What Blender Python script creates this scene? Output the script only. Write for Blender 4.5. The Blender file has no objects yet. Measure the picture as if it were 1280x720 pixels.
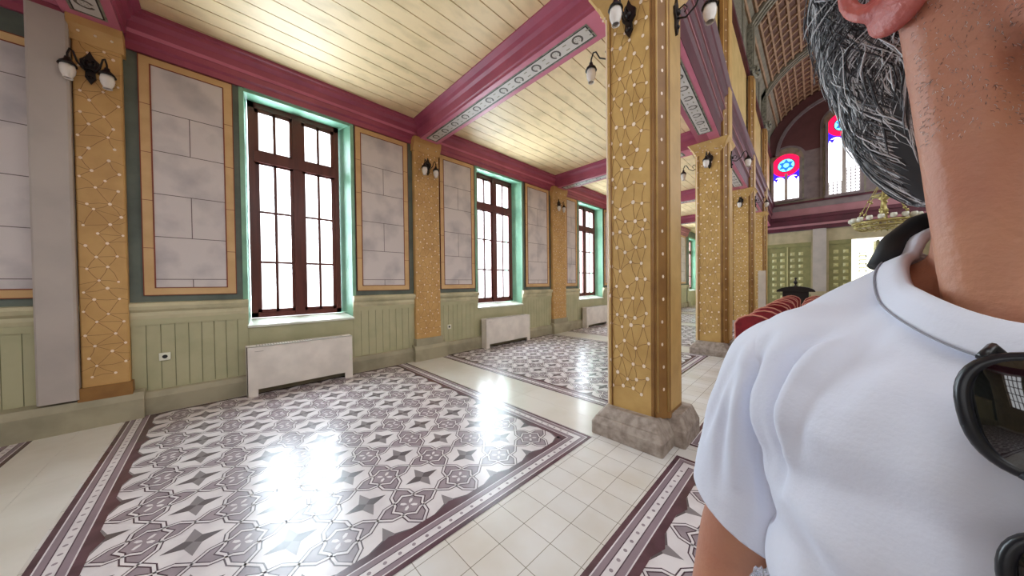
import bpy, bmesh, math, random
from mathutils import Vector, Matrix
from math import sin, cos, pi, radians, sqrt, atan2
R = random.Random(7)
scene = bpy.context.scene
COL = scene.collection

# ------------------------------------------------------------------ camera
CAMZ = 1.45; YAW = radians(45.47); PIT = -0.0136; ROLL = 0.011
cam_d = bpy.data.cameras.new('camera'); cam = bpy.data.objects.new('camera', cam_d); COL.objects.link(cam)
cam_d.sensor_width = 36.0; cam_d.lens = 36.0 * 375.0 / 1280.0; cam_d.clip_start = 0.02; cam_d.clip_end = 200
fw = Vector((-sin(YAW) * cos(PIT), cos(YAW) * cos(PIT), sin(PIT)))
rt0 = Vector((cos(YAW), sin(YAW), 0)); up0 = rt0.cross(fw)
rt = rt0 * cos(ROLL) - up0 * sin(ROLL); up = rt0 * sin(ROLL) + up0 * cos(ROLL)
m = Matrix((rt, up, -fw)).transposed().to_4x4(); m.translation = (0, 0, CAMZ)
cam.matrix_world = m
scene.camera = cam

# ------------------------------------------------------------------ light and exposure
w = bpy.data.worlds.new('overcast_daylight'); scene.world = w; w.use_nodes = True
bg = w.node_tree.nodes['Background']; bg.inputs[0].default_value = (0.95, 0.97, 1.0, 1); bg.inputs[1].default_value = 1.0
def area(name, loc, rot, sx, sy, power, color=(1, 1, 1)):
    l = bpy.data.lights.new(name, 'AREA'); l.shape = 'RECTANGLE'; l.size = sx; l.size_y = sy
    l.energy = power; l.color = color
    o = bpy.data.objects.new(name, l); o.location = loc; o.rotation_euler = rot; COL.objects.link(o); return o
# daylight entering at each aisle window (just outside the glass, shining inwards)
for yc in (0.95, 4.96, 9.14, 13.6, 17.8, 21.05):  # last one belongs to a window added to brighten the aisle end
    area('window_daylight', (-6.1, yc, 2.65), (0, radians(-90), 0), 3.2, 1.3, 130, (0.76, 0.90, 1.0))
# daylight at windows added behind the camera, for the man and the sunglasses' reflections
for xc in (-3.6, -1.2, 1.2):
    area('window_daylight', (xc, -6.0, 3.2), (radians(-90), 0, 0), 1.2, 3.6, 190, (0.84, 0.92, 1.0))
vs = scene.view_settings
vs.view_transform = 'Standard'; vs.look = 'None'; vs.gamma = 1.0; vs.use_curve_mapping = False
vs.exposure = 1.66

# ------------------------------------------------------------------ helpers
def lin(c):
    return tuple((v / 12.92 if v <= 0.04045 else ((v + 0.055) / 1.055) ** 2.4) for v in (c[0] / 255, c[1] / 255, c[2] / 255)) + (1,)
MATS = {}
def mat(name, rgb, rough=0.6, rgb2=None, scale=3.0, bump=0.0, bscale=40.0, metal=0.0, spec=0.5, stretch=None, lo=0.4, hi=0.65, coat=0.0, sheen=0.0, sss=0.0):
    mt = bpy.data.materials.new(name); mt.use_nodes = True; nt = mt.node_tree; b = nt.nodes['Principled BSDF']
    b.inputs['Base Color'].default_value = lin(rgb); b.inputs['Roughness'].default_value = rough
    b.inputs['Metallic'].default_value = metal; b.inputs['Specular IOR Level'].default_value = spec
    b.inputs['Coat Weight'].default_value = coat
    if sss:
        b.inputs['Subsurface Weight'].default_value = sss; b.inputs['Subsurface Radius'].default_value = (0.012, 0.004, 0.002); b.inputs['Subsurface Scale'].default_value = 1.0
    tc = nt.nodes.new('ShaderNodeTexCoord')
    src = tc.outputs['Object']
    if stretch:
        mp = nt.nodes.new('ShaderNodeMapping'); mp.inputs['Scale'].default_value = stretch
        nt.links.new(src, mp.inputs[0]); src = mp.outputs[0]
    n = nt.nodes.new('ShaderNodeTexNoise'); n.inputs['Scale'].default_value = scale; n.inputs['Detail'].default_value = 4
    nt.links.new(src, n.inputs['Vector'])
    if rgb2 is None: rgb2 = tuple(v * 0.93 for v in rgb)
    cr = nt.nodes.new('ShaderNodeValToRGB'); e = cr.color_ramp.elements
    e[0].position = lo; e[0].color = lin(rgb); e[1].position = hi; e[1].color = lin(rgb2)
    nt.links.new(n.outputs['Fac'], cr.inputs[0]); nt.links.new(cr.outputs[0], b.inputs['Base Color'])
    if bump:
        n2 = nt.nodes.new('ShaderNodeTexNoise'); n2.inputs['Scale'].default_value = bscale; n2.inputs['Detail'].default_value = 3
        nt.links.new(src, n2.inputs['Vector'])
        bp = nt.nodes.new('ShaderNodeBump'); bp.inputs['Strength'].default_value = bump; bp.inputs['Distance'].default_value = 0.01
        nt.links.new(n2.outputs['Fac'], bp.inputs['Height']); nt.links.new(bp.outputs[0], b.inputs['Normal'])
    MATS[name] = mt; return mt

M = {}
M['white_tile'] = None
M['pat_white'] = mat('pat_white', (226, 219, 222), 0.24, (212, 204, 208), 5)
M['pat_gray'] = mat('pat_gray', (156, 142, 150), 0.26, (140, 128, 136), 9)
M['pat_dark'] = mat('pat_dark', (84, 66, 76), 0.26)
M['pat_star'] = mat('pat_star', (98, 90, 94), 0.26)
M['pat_starl'] = mat('pat_starl', (136, 128, 132), 0.26)
M['maroon'] = mat('border_maroon', (96, 68, 78), 0.26, (78, 54, 62), 6)
M['mauve'] = mat('border_mauve', (146, 128, 138), 0.26)
M['teal'] = mat('wall_teal', (106, 116, 108), 0.6, (88, 98, 92), 3, 0.1)
M['marble'] = mat('panel_marble', (214, 205, 204), 0.55, (178, 172, 176), 2.6, 0.05, lo=0.46, hi=0.74)
M['joint'] = mat('joint_grey', (112, 100, 100), 0.7)
M['orange'] = mat('panel_orange', (216, 180, 130), 0.55, (204, 166, 116), 4)
M['redline'] = mat('red_line', (140, 72, 52), 0.6)
M['green'] = mat('dado_green', (184, 180, 146), 0.5, (170, 168, 134), 2.5)
M['green_dk'] = mat('dado_groove', (138, 138, 104), 0.6)
M['rail'] = mat('dado_rail', (204, 196, 162), 0.5, (174, 168, 136), 3)
M['base'] = mat('baseboard_stone', (170, 162, 138), 0.55, (148, 142, 120), 3, 0.1)
M['aqua'] = mat('reveal_aqua', (140, 188, 160), 0.35, (120, 168, 142), 3)
M['sill'] = mat('sill_white', (226, 228, 216), 0.25)
M['wood'] = mat('window_wood', (104, 50, 44), 0.35, (86, 40, 38), 10, stretch=(1, 1, .1))
M['pink'] = mat('cornice_pink', (170, 82, 106), 0.4, (154, 70, 96), 2)
M['pink_lt'] = mat('soffit_pink', (206, 116, 140), 0.45, (192, 104, 128), 2)
M['maroon_beam'] = mat('beam_maroon', (88, 28, 46), 0.5, (74, 22, 38), 3)
M['plank'] = mat('plank_cream', (240, 214, 168), 0.5, (216, 192, 146), 5.5, 0.08, stretch=(1, .5, 1), lo=0.48, hi=0.74)
M['plank_gap'] = mat('plank_gap', (130, 96, 58), 0.8)
M['gold'] = mat('pillar_gold', (202, 164, 100), 0.5, (186, 148, 86), 4, 0.1)
M['gold_wall'] = mat('pilaster_gold', (204, 162, 102), 0.5, (190, 148, 90), 4, 0.1)
M['gold_dk'] = mat('pillar_moulding', (150, 108, 56), 0.5, (132, 92, 48), 4)
M['dot'] = mat('dot_cream', (246, 226, 204), 0.5)
M['netline'] = mat('net_line', (136, 96, 56), 0.6)
M['stone'] = mat('base_stone', (170, 156, 146), 0.6, (138, 124, 114), 16, 0.4, 60)
M['grey_case'] = mat('grey_casing', (184, 174, 168), 0.5, (172, 163, 158), 2)
M['rad'] = mat('radiator_white', (238, 230, 222), 0.35)
M['black'] = mat('black_gap', (22, 18, 20), 0.6)
M['iron'] = mat('wrought_iron', (34, 26, 26), 0.4, metal=0.4)
M['shade'] = mat('shade_glass', (236, 228, 222), 0.25)
M['cream_wall'] = mat('gallery_cream', (206, 176, 116), 0.6, (190, 160, 100), 2)
M['greygreen'] = mat('upper_greygreen', (140, 134, 116), 0.6, (118, 112, 98), 6, 0.2)
M['greystone'] = mat('upper_grey', (146, 142, 126), 0.6, (96, 94, 82), 16, 0.3)
M['vault_brown'] = mat('vault_brown', (104, 66, 48), 0.6, (84, 52, 38), 6)
M['vault_rib'] = mat('vault_rib', (174, 140, 110), 0.6, (150, 118, 92), 6)
M['far_purple'] = mat('far_purple', (138, 124, 126), 0.6, (122, 108, 112), 3)
M['far_arch'] = mat('far_arch', (96, 56, 58), 0.6)
M['far_pinkband'] = mat('far_band', (172, 118, 126), 0.5)
M['far_tan'] = mat('far_tan', (184, 170, 138), 0.6, (168, 156, 126), 3)
M['far_green'] = mat('door_green', (142, 138, 92), 0.5, (126, 124, 82), 4)
M['far_boss'] = mat('door_boss', (196, 190, 138), 0.45)
M['brass'] = mat('aged_brass', (186, 172, 112), 0.35, metal=0.7)
M['glassy_lamp'] = mat('lamp_cup', (232, 230, 214), 0.2)
M['burgundy'] = mat('burgundy_velvet', (134, 24, 34), 0.8, (112, 16, 26), 10)
M['chair_gold'] = mat('chair_frame', (202, 132, 112), 0.4)
M['board'] = mat('board_white', (214, 204, 192), 0.5)
M['pen'] = mat('sign_ink', (60, 66, 60), 0.6)
M['plaster'] = mat('plaster', (196, 200, 172), 0.6)
M['socket'] = mat('socket_white', (236, 236, 220), 0.4)

def emis(name, rgb, s):
    mt = bpy.data.materials.new(name); mt.use_nodes = True; nt = mt.node_tree; b = nt.nodes['Principled BSDF']
    b.inputs['Base Color'].default_value = lin(rgb); b.inputs['Emission Color'].default_value = lin(rgb); b.inputs['Emission Strength'].default_value = s
    return mt
# back-lit stained glass of the far gable windows
M['sg_red'] = emis('stained_red', (222, 10, 60), 0.75); M['sg_blue'] = emis('stained_blue', (40, 20, 200), 0.8)
M['sg_cyan'] = emis('stained_cyan', (110, 225, 245), 0.8); M['sg_mid'] = emis('stained_midblue', (30, 90, 210), 0.7)
M['sg_white'] = emis('bright_pane', (246, 246, 255), 1.1)
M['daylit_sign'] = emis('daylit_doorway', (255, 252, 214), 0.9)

def tile_mat():
    mt = bpy.data.materials.new('white_tile'); mt.use_nodes = True; nt = mt.node_tree; b = nt.nodes['Principled BSDF']
    tc = nt.nodes.new('ShaderNodeTexCoord'); mp = nt.nodes.new('ShaderNodeMapping')
    mp.inputs['Location'].default_value = (0.04, 0.1, 0)
    nt.links.new(tc.outputs['Object'], mp.inputs[0])
    br = nt.nodes.new('ShaderNodeTexBrick'); br.offset = 0.0; br.inputs['Scale'].default_value = 1.0
    br.inputs['Brick Width'].default_value = 0.2; br.inputs['Row Height'].default_value = 0.2; br.inputs['Mortar Size'].default_value = 0.0022
    br.inputs['Mortar Smooth'].default_value = 0.2
    br.inputs['Color1'].default_value = lin((226, 223, 222)); br.inputs['Color2'].default_value = lin((219, 216, 215)); br.inputs['Mortar'].default_value = lin((140, 132, 124))
    nt.links.new(mp.outputs[0], br.inputs['Vector'])
    n = nt.nodes.new('ShaderNodeTexNoise'); n.inputs['Scale'].default_value = 1.7; n.inputs['Detail'].default_value = 5
    nt.links.new(tc.outputs['Object'], n.inputs['Vector'])
    cr = nt.nodes.new('ShaderNodeValToRGB'); cr.color_ramp.elements[0].position = 0.4; cr.color_ramp.elements[0].color = (1, 1, 1, 1); cr.color_ramp.elements[1].position = 0.75; cr.color_ramp.elements[1].color = lin((236, 228, 216))
    nt.links.new(n.outputs['Fac'], cr.inputs[0])
    mx = nt.nodes.new('ShaderNodeMixRGB'); mx.blend_type = 'MULTIPLY'; mx.inputs[0].default_value = 1
    nt.links.new(br.outputs['Color'], mx.inputs[1]); nt.links.new(cr.outputs[0], mx.inputs[2]); nt.links.new(mx.outputs[0], b.inputs['Base Color'])
    b.inputs['Roughness'].default_value = 0.24
    return mt
M['white_tile'] = tile_mat()

class MB:
    """collects geometry for ONE mesh object"""
    def __init__(s): s.v = []; s.f = []; s.mi = []; s.mats = []; s.sm = []
    def mid(s, m):
        if m not in s.mats: s.mats.append(m)
        return s.mats.index(m)
    def face(s, pts, m, smooth=False):
        b = len(s.v); s.v += [tuple(p) for p in pts]; s.f.append(tuple(range(b, b + len(pts)))); s.mi.append(s.mid(m)); s.sm.append(smooth)
    def mesh(s, vs_, fs, m, smooth=False):
        b = len(s.v); s.v += [tuple(p) for p in vs_]; k = s.mid(m)
        for f in fs: s.f.append(tuple(i + b for i in f)); s.mi.append(k); s.sm.append(smooth)
    def box(s, x0, x1, y0, y1, z0, z1, m):
        if x0 > x1: x0, x1 = x1, x0
        if y0 > y1: y0, y1 = y1, y0
        if z0 > z1: z0, z1 = z1, z0
        v = [(x0, y0, z0), (x1, y0, z0), (x1, y1, z0), (x0, y1, z0), (x0, y0, z1), (x1, y0, z1), (x1, y1, z1), (x0, y1, z1)]
        s.mesh(v, [(0, 3, 2, 1), (4, 5, 6, 7), (0, 1, 5, 4), (1, 2, 6, 5), (2, 3, 7, 6), (3, 0, 4, 7)], m)
    def rprism(s, x0, x1, y0, y1, z0, z1, c, m, x2=None):
        """box with chamfered vertical corners; optional taper x2=(dx) at top"""
        def ring(z, e):
            a, b, d, g = x0 - e, x1 + e, y0 - e, y1 + e
            return [(a + c, d, z), (b - c, d, z), (b, d + c, z), (b, g - c, z), (b - c, g, z), (a + c, g, z), (a, g - c, z), (a, d + c, z)]
        v = ring(z0, 0) + ring(z1, x2 or 0)
        s.mesh(v, [tuple(range(7, -1, -1)), tuple(range(8, 16))] + [(i, (i + 1) % 8, (i + 1) % 8 + 8, i + 8) for i in range(8)], m)
    def extrude(s, prof, p0, p1, m, axis='y', smooth=False):
        """profile list of (a,b) in the plane across the axis, closed; extruded p0..p1"""
        n = len(prof)
        if axis == 'y': A = [(a, p0, b) for a, b in prof]; B = [(a, p1, b) for a, b in prof]
        elif axis == 'x': A = [(p0, a, b) for a, b in prof]; B = [(p1, a, b) for a, b in prof]
        else: A = [(a, b, p0) for a, b in prof]; B = [(a, b, p1) for a, b in prof]
        s.mesh(A + B, [tuple(range(n)), tuple(range(2 * n - 1, n - 1, -1))] + [(i, i + n, (i + 1) % n + n, (i + 1) % n) for i in range(n)], m, smooth)
    def tube(s, pts, r, m, n=8, caps=True, closed=False):
        pts = [Vector(p) for p in pts]; rr = r if isinstance(r, (list, tuple)) else [r] * len(pts)
        rings = []; prev = None; N = len(pts)
        for i, p in enumerate(pts):
            if closed: t = pts[(i + 1) % N] - pts[i - 1]
            else: t = pts[min(i + 1, N - 1)] - pts[max(i - 1, 0)]
            t = t.normalized() if t.length > 1e-9 else Vector((0, 0, 1))
            if prev is None:
                a = Vector((0, 0, 1)) if abs(t.z) < 0.9 else Vector((1, 0, 0)); u = t.cross(a).normalized()
            else: u = (prev - t * prev.dot(t)).normalized()
            prev = u; v_ = t.cross(u)
            rings.append([p + (u * cos(2 * pi * k / n) + v_ * sin(2 * pi * k / n)) * rr[i] for k in range(n)])
        vv = [q for rg in rings for q in rg]; fs = []
        for i in range(N if closed else N - 1):
            j = (i + 1) % N
            for k in range(n): fs.append((i * n + k, i * n + (k + 1) % n, j * n + (k + 1) % n, j * n + k))
        if caps and not closed: fs.append(tuple(range(n - 1, -1, -1))); fs.append(tuple((N - 1) * n + k for k in range(n)))
        s.mesh(vv, fs, m, True)
    def lathe(s, prof, c, m, n=24, axis=Vector((0, 0, 1))):
        c = Vector(c); axis = Vector(axis).normalized(); a = Vector((0, 0, 1)) if abs(axis.z) < 0.9 else Vector((1, 0, 0))
        u = axis.cross(a).normalized(); v_ = axis.cross(u)
        vv = []
        for r, h in prof:
            for k in range(n): t = 2 * pi * k / n; vv.append(c + axis * h + (u * cos(t) + v_ * sin(t)) * r)
        fs = [(i * n + k, i * n + (k + 1) % n, (i + 1) * n + (k + 1) % n, (i + 1) * n + k) for i in range(len(prof) - 1) for k in range(n)]
        s.mesh(vv, fs, m, True)
    def ball(s, c, r, m, n=12, sc=(1, 1, 1)):
        c = Vector(c); vv = []; h = max(4, n // 2)
        for i in range(h + 1):
            ph = pi * i / h
            for k in range(n):
                t = 2 * pi * k / n; vv.append(c + Vector((sin(ph) * cos(t) * sc[0], sin(ph) * sin(t) * sc[1], cos(ph) * sc[2])) * r)
        fs = [(i * n + k, (i + 1) * n + k, (i + 1) * n + (k + 1) % n, i * n + (k + 1) % n) for i in range(h) for k in range(n)]
        s.mesh(vv, fs, m, True)
    def build(s, name, parent=None, loc=None, bevel=0):
        me = bpy.data.meshes.new(name); me.from_pydata(s.v, [], s.f)
        for k in s.mats: me.materials.append(M[k] if isinstance(k, str) else k)
        me.polygons.foreach_set('material_index', s.mi); me.polygons.foreach_set('use_smooth', s.sm)
        me.update(); me.validate()
        bm = bmesh.new(); bm.from_mesh(me); bmesh.ops.remove_doubles(bm, verts=bm.verts, dist=1e-6)
        bm.to_mesh(me); bm.free()
        o = bpy.data.objects.new(name, me); COL.objects.link(o)
        if parent: o.parent = parent
        if loc: o.location = loc
        if bevel:
            b = o.modifiers.new('bevel', 'BEVEL'); b.width = bevel; b.segments = 2; b.limit_method = 'ANGLE'
        return o
def struct(o): o['kind'] = 'structure'; return o
def tag(o, label, cat, group=None):
    o['label'] = label; o['category'] = cat
    if group: o['group'] = group
    return o
def thing(name, label, cat, loc=(0, 0, 0), rz=0, group=None):
    o = bpy.data.objects.new(name, None); o.empty_display_size = 0.1; COL.objects.link(o); o.location = loc; o.rotation_euler = (0, 0, rz)
    return tag(o, label, cat, group)
def copy_tree(o, parent=None):
    c = o.copy(); COL.objects.link(c); c.parent = parent
    for ch in list(o.children): copy_tree(ch, c)
    return c

WX = -5.43                       # inner face of the aisle wall
YF = 20.0                        # far wall
YP = [-5.3, -0.87, 2.97, 7.25, 11.6, 15.9, 20.0]   # pilaster / pillar lines
PX = [-1.2, -1.2, -1.21, -1.5, -1.62, -1.72, -1.8] # pillar row
ZB = 4.22; ZC = 4.53

# ------------------------------------------------------------------ floor
f = MB(); f.box(-6.2, 4.0, -5.5, YF + 2.6, -0.2, 0.0, 'white_tile'); floor = struct(f.build('floor'))

def strap(mb, pts, wd, m, z):
    P = [Vector(p) for p in pts]; L = []; Rr = []
    for i, p in enumerate(P):
        a = (P[i] - P[i - 1]).normalized() if i > 0 else (P[1] - P[0]).normalized()
        b = (P[i + 1] - P[i]).normalized() if i < len(P) - 1 else a
        n1 = Vector((-a.y, a.x)); n2 = Vector((-b.y, b.x)); nn = (n1 + n2).normalized(); k = wd / 2 / max(0.45, nn.dot(n1))
        L.append(p + nn * k); Rr.append(p - nn * k)
    for i in range(len(P) - 1):
        mb.face([(Rr[i].x, Rr[i].y, z), (Rr[i + 1].x, Rr[i + 1].y, z), (L[i + 1].x, L[i + 1].y, z), (L[i].x, L[i].y, z)], m)
CELL = MB()
def make_cell():
    U = 0.2
    def rot(p, k):
        for _ in range(k): p = (-p[1], p[0])
        return p
    def sc(p): return (p[0] * U, p[1] * U)
    out = []
    for k in range(4):
        out += [rot(p, k) for p in [(1, 0), (.67, .30), (.36, .36), (.30, .67)]]
    CELL.face([(x * U, y * U, 0.0004) for x, y in out], 'pat_gray')
    # stars: a quarter at every corner of the square cell
    for k in range(4):
        c = (1, 1)
        tipa = (0.36, 1); tipb = (1, 0.36); val = (0.82, 0.82)
        CELL.face([(*sc(rot(p, k)), 0.0004) for p in (c, tipa, val)], 'pat_star' if k % 2 else 'pat_starl')
        CELL.face([(*sc(rot(p, k)), 0.0004) for p in (c, val, tipb)], 'pat_starl' if k % 2 else 'pat_star')
    for wd, m, z in ((0.028, 'pat_dark', 0.0008), (0.0135, 'pat_white', 0.0012)):
        for k in range(4):
            pts = [(1, 0), (.67, .30), (.22, .36), (0, .52), (-.22, .36), (-.67, .30), (-1, 0)]
            strap(CELL, [sc(rot(p, k)) for p in pts], wd, m, z)
    for k in range(4):   # four petalled flower
        a = k * pi / 2 + pi / 4; d = Vector((cos(a), sin(a))); n = Vector((-d.y, d.x))
        P = [d * 0.01, d * 0.03 + n * 0.011, d * 0.055 + n * 0.008, d * 0.055 - n * 0.008, d * 0.03 - n * 0.011]
        CELL.face([(p.x, p.y, 0.0008) for p in P], 'pat_white')
make_cell()
def carpet(ix, nx, iy, ny, n, label=None):
    """encaustic tile carpet: ix,iy lower inner corner, nx,ny cells of 0.4 m, with a dark banded border"""
    mb = MB(); x1 = ix + nx * 0.4; y1 = iy + ny * 0.4; bw = 0.21
    mb.box(ix, x1, iy, y1, -0.01, 0.0006, 'pat_white')
    base_z = 0.0006
    for i in range(nx):
        for j in range(ny):
            cx = ix + 0.2 + i * 0.4; cy = iy + 0.2 + j * 0.4
            b = len(mb.v); mb.v += [(x + cx, y + cy, z + base_z) for x, y, z in CELL.v]
            for fc, mi in zip(CELL.f, CELL.mi):
                mb.f.append(tuple(q + b for q in fc)); mb.mi.append(mb.mid(CELL.mats[mi])); mb.sm.append(False)
    bands = [(0, .045, 'maroon', .0020), (.045, .052, 'pat_white', .0020), (.052, .085, 'mauve', .0020), (.085, .091, 'pat_dark', .0020),
             (.091, .137, 'pat_white', .0020), (.137, .143, 'pat_dark', .0020), (.143, .172, 'mauve', .0020), (.172, .179, 'pat_white', .0020), (.179, bw, 'maroon', .0020)]
    for a, b, m_, z in bands:
        X0, X1, Y0, Y1 = ix - a, x1 + a, iy - a, y1 + a; x0, x2, y0, y2 = ix - b, x1 + b, iy - b, y1 + b
        mb.face([(x0, y0, z), (x2, y0, z), (X1, Y0, z), (X0, Y0, z)], m_)
        mb.face([(x2, y0, z), (x2, y2, z), (X1, Y1, z), (X1, Y0, z)], m_)
        mb.face([(x2, y2, z), (x0, y2, z), (X0, Y1, z), (X1, Y1, z)], m_)
        mb.face([(x0, y2, z), (x0, y0, z), (X0, Y0, z), (X0, Y1, z)], m_)
    # dark toothed edge and the dots of the white band
    for i in range(nx):
        for yy, s in ((iy, 1), (y1, -1)):
            c = ix + 0.4 * i + 0.2
            for q in (-1, 1): mb.face([(c + q * .2, yy, .0022), (c + q * .2, yy + s * .035, .0022), (c + q * .10, yy, .0022)][::q * s], 'maroon')
    for j in range(ny):
        for xx, s in ((ix, 1), (x1, -1)):
            c = iy + 0.4 * j + 0.2
            for q in (-1, 1): mb.face([(xx, c + q * .2, .0022), (xx + s * .035, c + q * .2, .0022), (xx, c + q * .10, .0022)][::-q * s], 'maroon')
    def dot(x, y):
        mb.face([(x + .011 * cos(t * pi / 4), y + .011 * sin(t * pi / 4), .0024) for t in range(8)], 'pat_gray')
    d = .114
    for i in range(int(nx * 0.4 / 0.08) + 1):
        for yy in (iy - d, y1 + d): dot(ix + i * 0.08, yy)
    for i in range(int(ny * 0.4 / 0.08) + 1):
        for xx in (ix - d, x1 + d): dot(xx, iy + i * 0.08)
    return struct(mb.build('trim_%d' % n))
tn = 1
for (iy, ny) in ((-4.69, 8), (-0.52, 7), (3.42, 8), (7.73, 8), (12.05, 8), (16.35, 8)):
    carpet(-5.29, 9, iy, ny, tn); tn += 1
for (iy, ny) in ((-4.29, 17), (3.18, 9), (7.73, 8), (12.05, 8), (16.35, 8)):
    carpet(-0.61, 10, iy, ny, tn); tn += 1

# plain slabs between the tile carpets
sl_ = MB(); M['slab'] = mat('plain_slab', (226, 222, 216), 0.2, (214, 208, 200), 1.5)
for k, (a, b) in enumerate(((-1.30, -.745), (2.50, 3.19), (6.84, 7.50), (11.15, 11.82), (15.47, 16.12))):
    m0 = (a + b) / 2; ym = (a, m0, b)
    for q in (0, 1):
        x0 = WX + .08; 
        while x0 < -1.6: x1 = min(x0 + 1.32, -1.5); sl_.box(x0 + .002, x1 - .002, ym[q] + .002, ym[q + 1] - .002, -.01, .0012, 'slab'); x0 += 1.32
struct(sl_.build('trim_%d' % tn)); tn += 1

# ------------------------------------------------------------------ aisle wall with windows
WIN = [(0.30, 1.61, 0.35, 1.50), (4.23, 5.70, 4.33, 5.58), (8.37, 9.91, 8.46, 9.80), (12.7, 14.3, 12.8, 14.2), (17.0, 18.6, 17.1, 18.5), (20.3, 21.8, 20.4, 21.7)]  # last window is added, to let light into the aisle end
ZS, ZT = 0.96, 4.12
wl = MB()
ys = -5.3
for a, b, c, d in WIN:
    wl.box(WX - 0.5, WX, ys, a, 0, 5.6, 'teal'); wl.box(WX - 0.5, WX, a, b, 0, ZS - 0.06, 'green'); wl.box(WX - 0.5, WX, a, b, ZT, 5.6, 'teal'); ys = b
wl.box(WX - 0.5, WX, ys, YF + 2.5, 0, 5.6, 'teal')
wall_left = struct(wl.build('wall_left'))

for k, (a, b, c, d) in enumerate(WIN):
    wn = thing_root = bpy.data.objects.new('window_%d' % (k + 1), None); COL.objects.link(wn); wn.location = (WX, (a + b) / 2, ZS); struct(wn)
    y0, y1, c0, c1 = a - (a + b) / 2, b - (a + b) / 2, c - (a + b) / 2, d - (a + b) / 2
    H = ZT - ZS; xf = -0.22
    rv = MB()
    zt2 = H - 0.02
    for s, (p, q) in ((0, (y0, c0)), (1, (y1, c1))):
        rv.extrude([(0, p), (xf - .1, q), (-0.5, q), (-0.5, p)], -0.06, H, 'aqua', 'z')
        e = 0.05 if s == 0 else -0.05
        rv.box(0, 0.018, p, p - e, 0.28, H + 0.05, 'aqua')
    rv.box(-0.5, 0.0, y0, y1, H - 0.03, H, 'aqua'); rv.box(0, 0.018, y0 - .05, y1 + .05, H, H + .05, 'aqua')
    rv.build('reveal', wn)
    sl = MB(); sl.extrude([(-0.5, -0.02), (xf, 0.04), (0.05, -0.035), (0.05, -0.065), (-.5, -.08)], y0 - 0.01, y1 + 0.01, 'sill', 'y'); sl.build('window_sill', wn)
    fr = MB(); z0 = 0.045; z1 = H - 0.03; X0, X1 = xf - 0.07, xf
    fr.box(X0, X1, c0, c0 + .07, z0, z1, 'wood'); fr.box(X0, X1, c1 - .07, c1, z0, z1, 'wood')
    fr.box(X0, X1, c0, c1, z0, z0 + .07, 'wood'); fr.box(X0, X1, c0, c1, z1 - .08, z1, 'wood')
    zt_ = 3.32 - ZS; cm = (c0 + c1) / 2
    fr.box(X0, X1 + .02, c0 + .06, c1 - .06, zt_ - .075, zt_ + .075, 'wood')
    fr.box(X0, X1 + .012, cm - .06, cm + .06, z0 + .01, z1 - .01, 'wood')
    fr.build('window_frame', wn)
    for (za, zb, rows) in ((z0 + .07, zt_ - .055, 3), (zt_ + .055, z1 - .08, 1)):
        for (ya, yb) in ((c0 + .07, cm - .05), (cm + .05, c1 - .07)):
            sh = MB(); t = .048; xa, xb = xf - .06, xf - .012
            sh.box(xa, xb, ya, ya + t, za, zb, 'wood'); sh.box(xa, xb, yb - t, yb, za, zb, 'wood'); sh.box(xa, xb, ya, yb, za, za + t, 'wood'); sh.box(xa, xb, ya, yb, zb - t, zb, 'wood')
            mid = (ya + yb) / 2; sh.box(xa, xb, mid - .018, mid + .018, za, zb, 'wood')
            for r_ in range(1, rows): zz = za + (zb - za) * r_ / rows; sh.box(xa + .005, xb - .005, ya, yb, zz - .016, zz + .016, 'wood')
            sh.build('sash', wn)
    # glass
    gm = MATS.get('glass')
    if not gm:
        gm = bpy.data.materials.new('glass'); gm.use_nodes = True; nt = gm.node_tree; nt.nodes.clear()
        o_ = nt.nodes.new('ShaderNodeOutputMaterial'); mx = nt.nodes.new('ShaderNodeMixShader'); tr = nt.nodes.new('ShaderNodeBsdfTransparent'); gl = nt.nodes.new('ShaderNodeBsdfGlossy')
        gl.inputs['Roughness'].default_value = 0.03; mx.inputs[0].default_value = 0.06
        nt.links.new(tr.outputs[0], mx.inputs[1]); nt.links.new(gl.outputs[0], mx.inputs[2]); nt.links.new(mx.outputs[0], o_.inputs[0]); MATS['glass'] = gm; M['glass'] = gm
    g = MB(); g.box(xf - .04, xf - .036, c0 + .05, c1 - .05, z0 + .05, z1 - .05, 'glass'); g.build('pane', wn)

# dado, rail, baseboard, wall panels between openings
openings = [(a, b) for a, b, c, d in WIN]
PILW = [(-5.6, -5.0), (-1.015, -0.70), (2.69, 3.22), (6.92, 7.55), (11.3, 11.9), (15.6, 16.2), (19.8, 20.0)]
def solid_spans():
    cuts = sorted(openings + PILW); s = -5.0; out = []
    for a, b in cuts:
        if b <= s: continue
        if a > s + .05: out.append((s, a))
        s = max(s, b)
    return out
spans = solid_spans()
for a, b in spans:
    d = MB(); n = max(1, round((b - a) / 0.115)); wd = (b - a) / n
    d.box(WX, WX + 0.012, a, b, 0.25, 1.08, 'green_dk')
    for i in range(n): d.box(WX + .01, WX + 0.022, a + i * wd + .003, a + (i + 1) * wd - .003, 0.25, 1.08, 'green')
    d.box(WX + .01, WX + .034, a, b, 1.02, 1.10, 'green')
    d.build('wainscot', wall_left)
    r = MB(); r.extrude([(WX, 1.08), (WX + .035, 1.09), (WX + .045, 1.13), (WX + .04, 1.17), (WX + .07, 1.20), (WX + .085, 1.24), (WX + .07, 1.275), (WX, 1.285)], a, b, 'rail', 'y')
    r.build('dado_rail', wall_left)
for (a, b) in openings:
    d = MB(); d.box(WX, WX + .02, a, b, .25, ZS - .06, 'green'); d.build('wainscot', wall_left)
bb = MB(); bb.extrude([(WX, 0), (WX + .09, 0), (WX + .09, .19), (WX + .06, .25), (WX, .27)], -5.3, YF, 'base', 'y')
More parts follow.
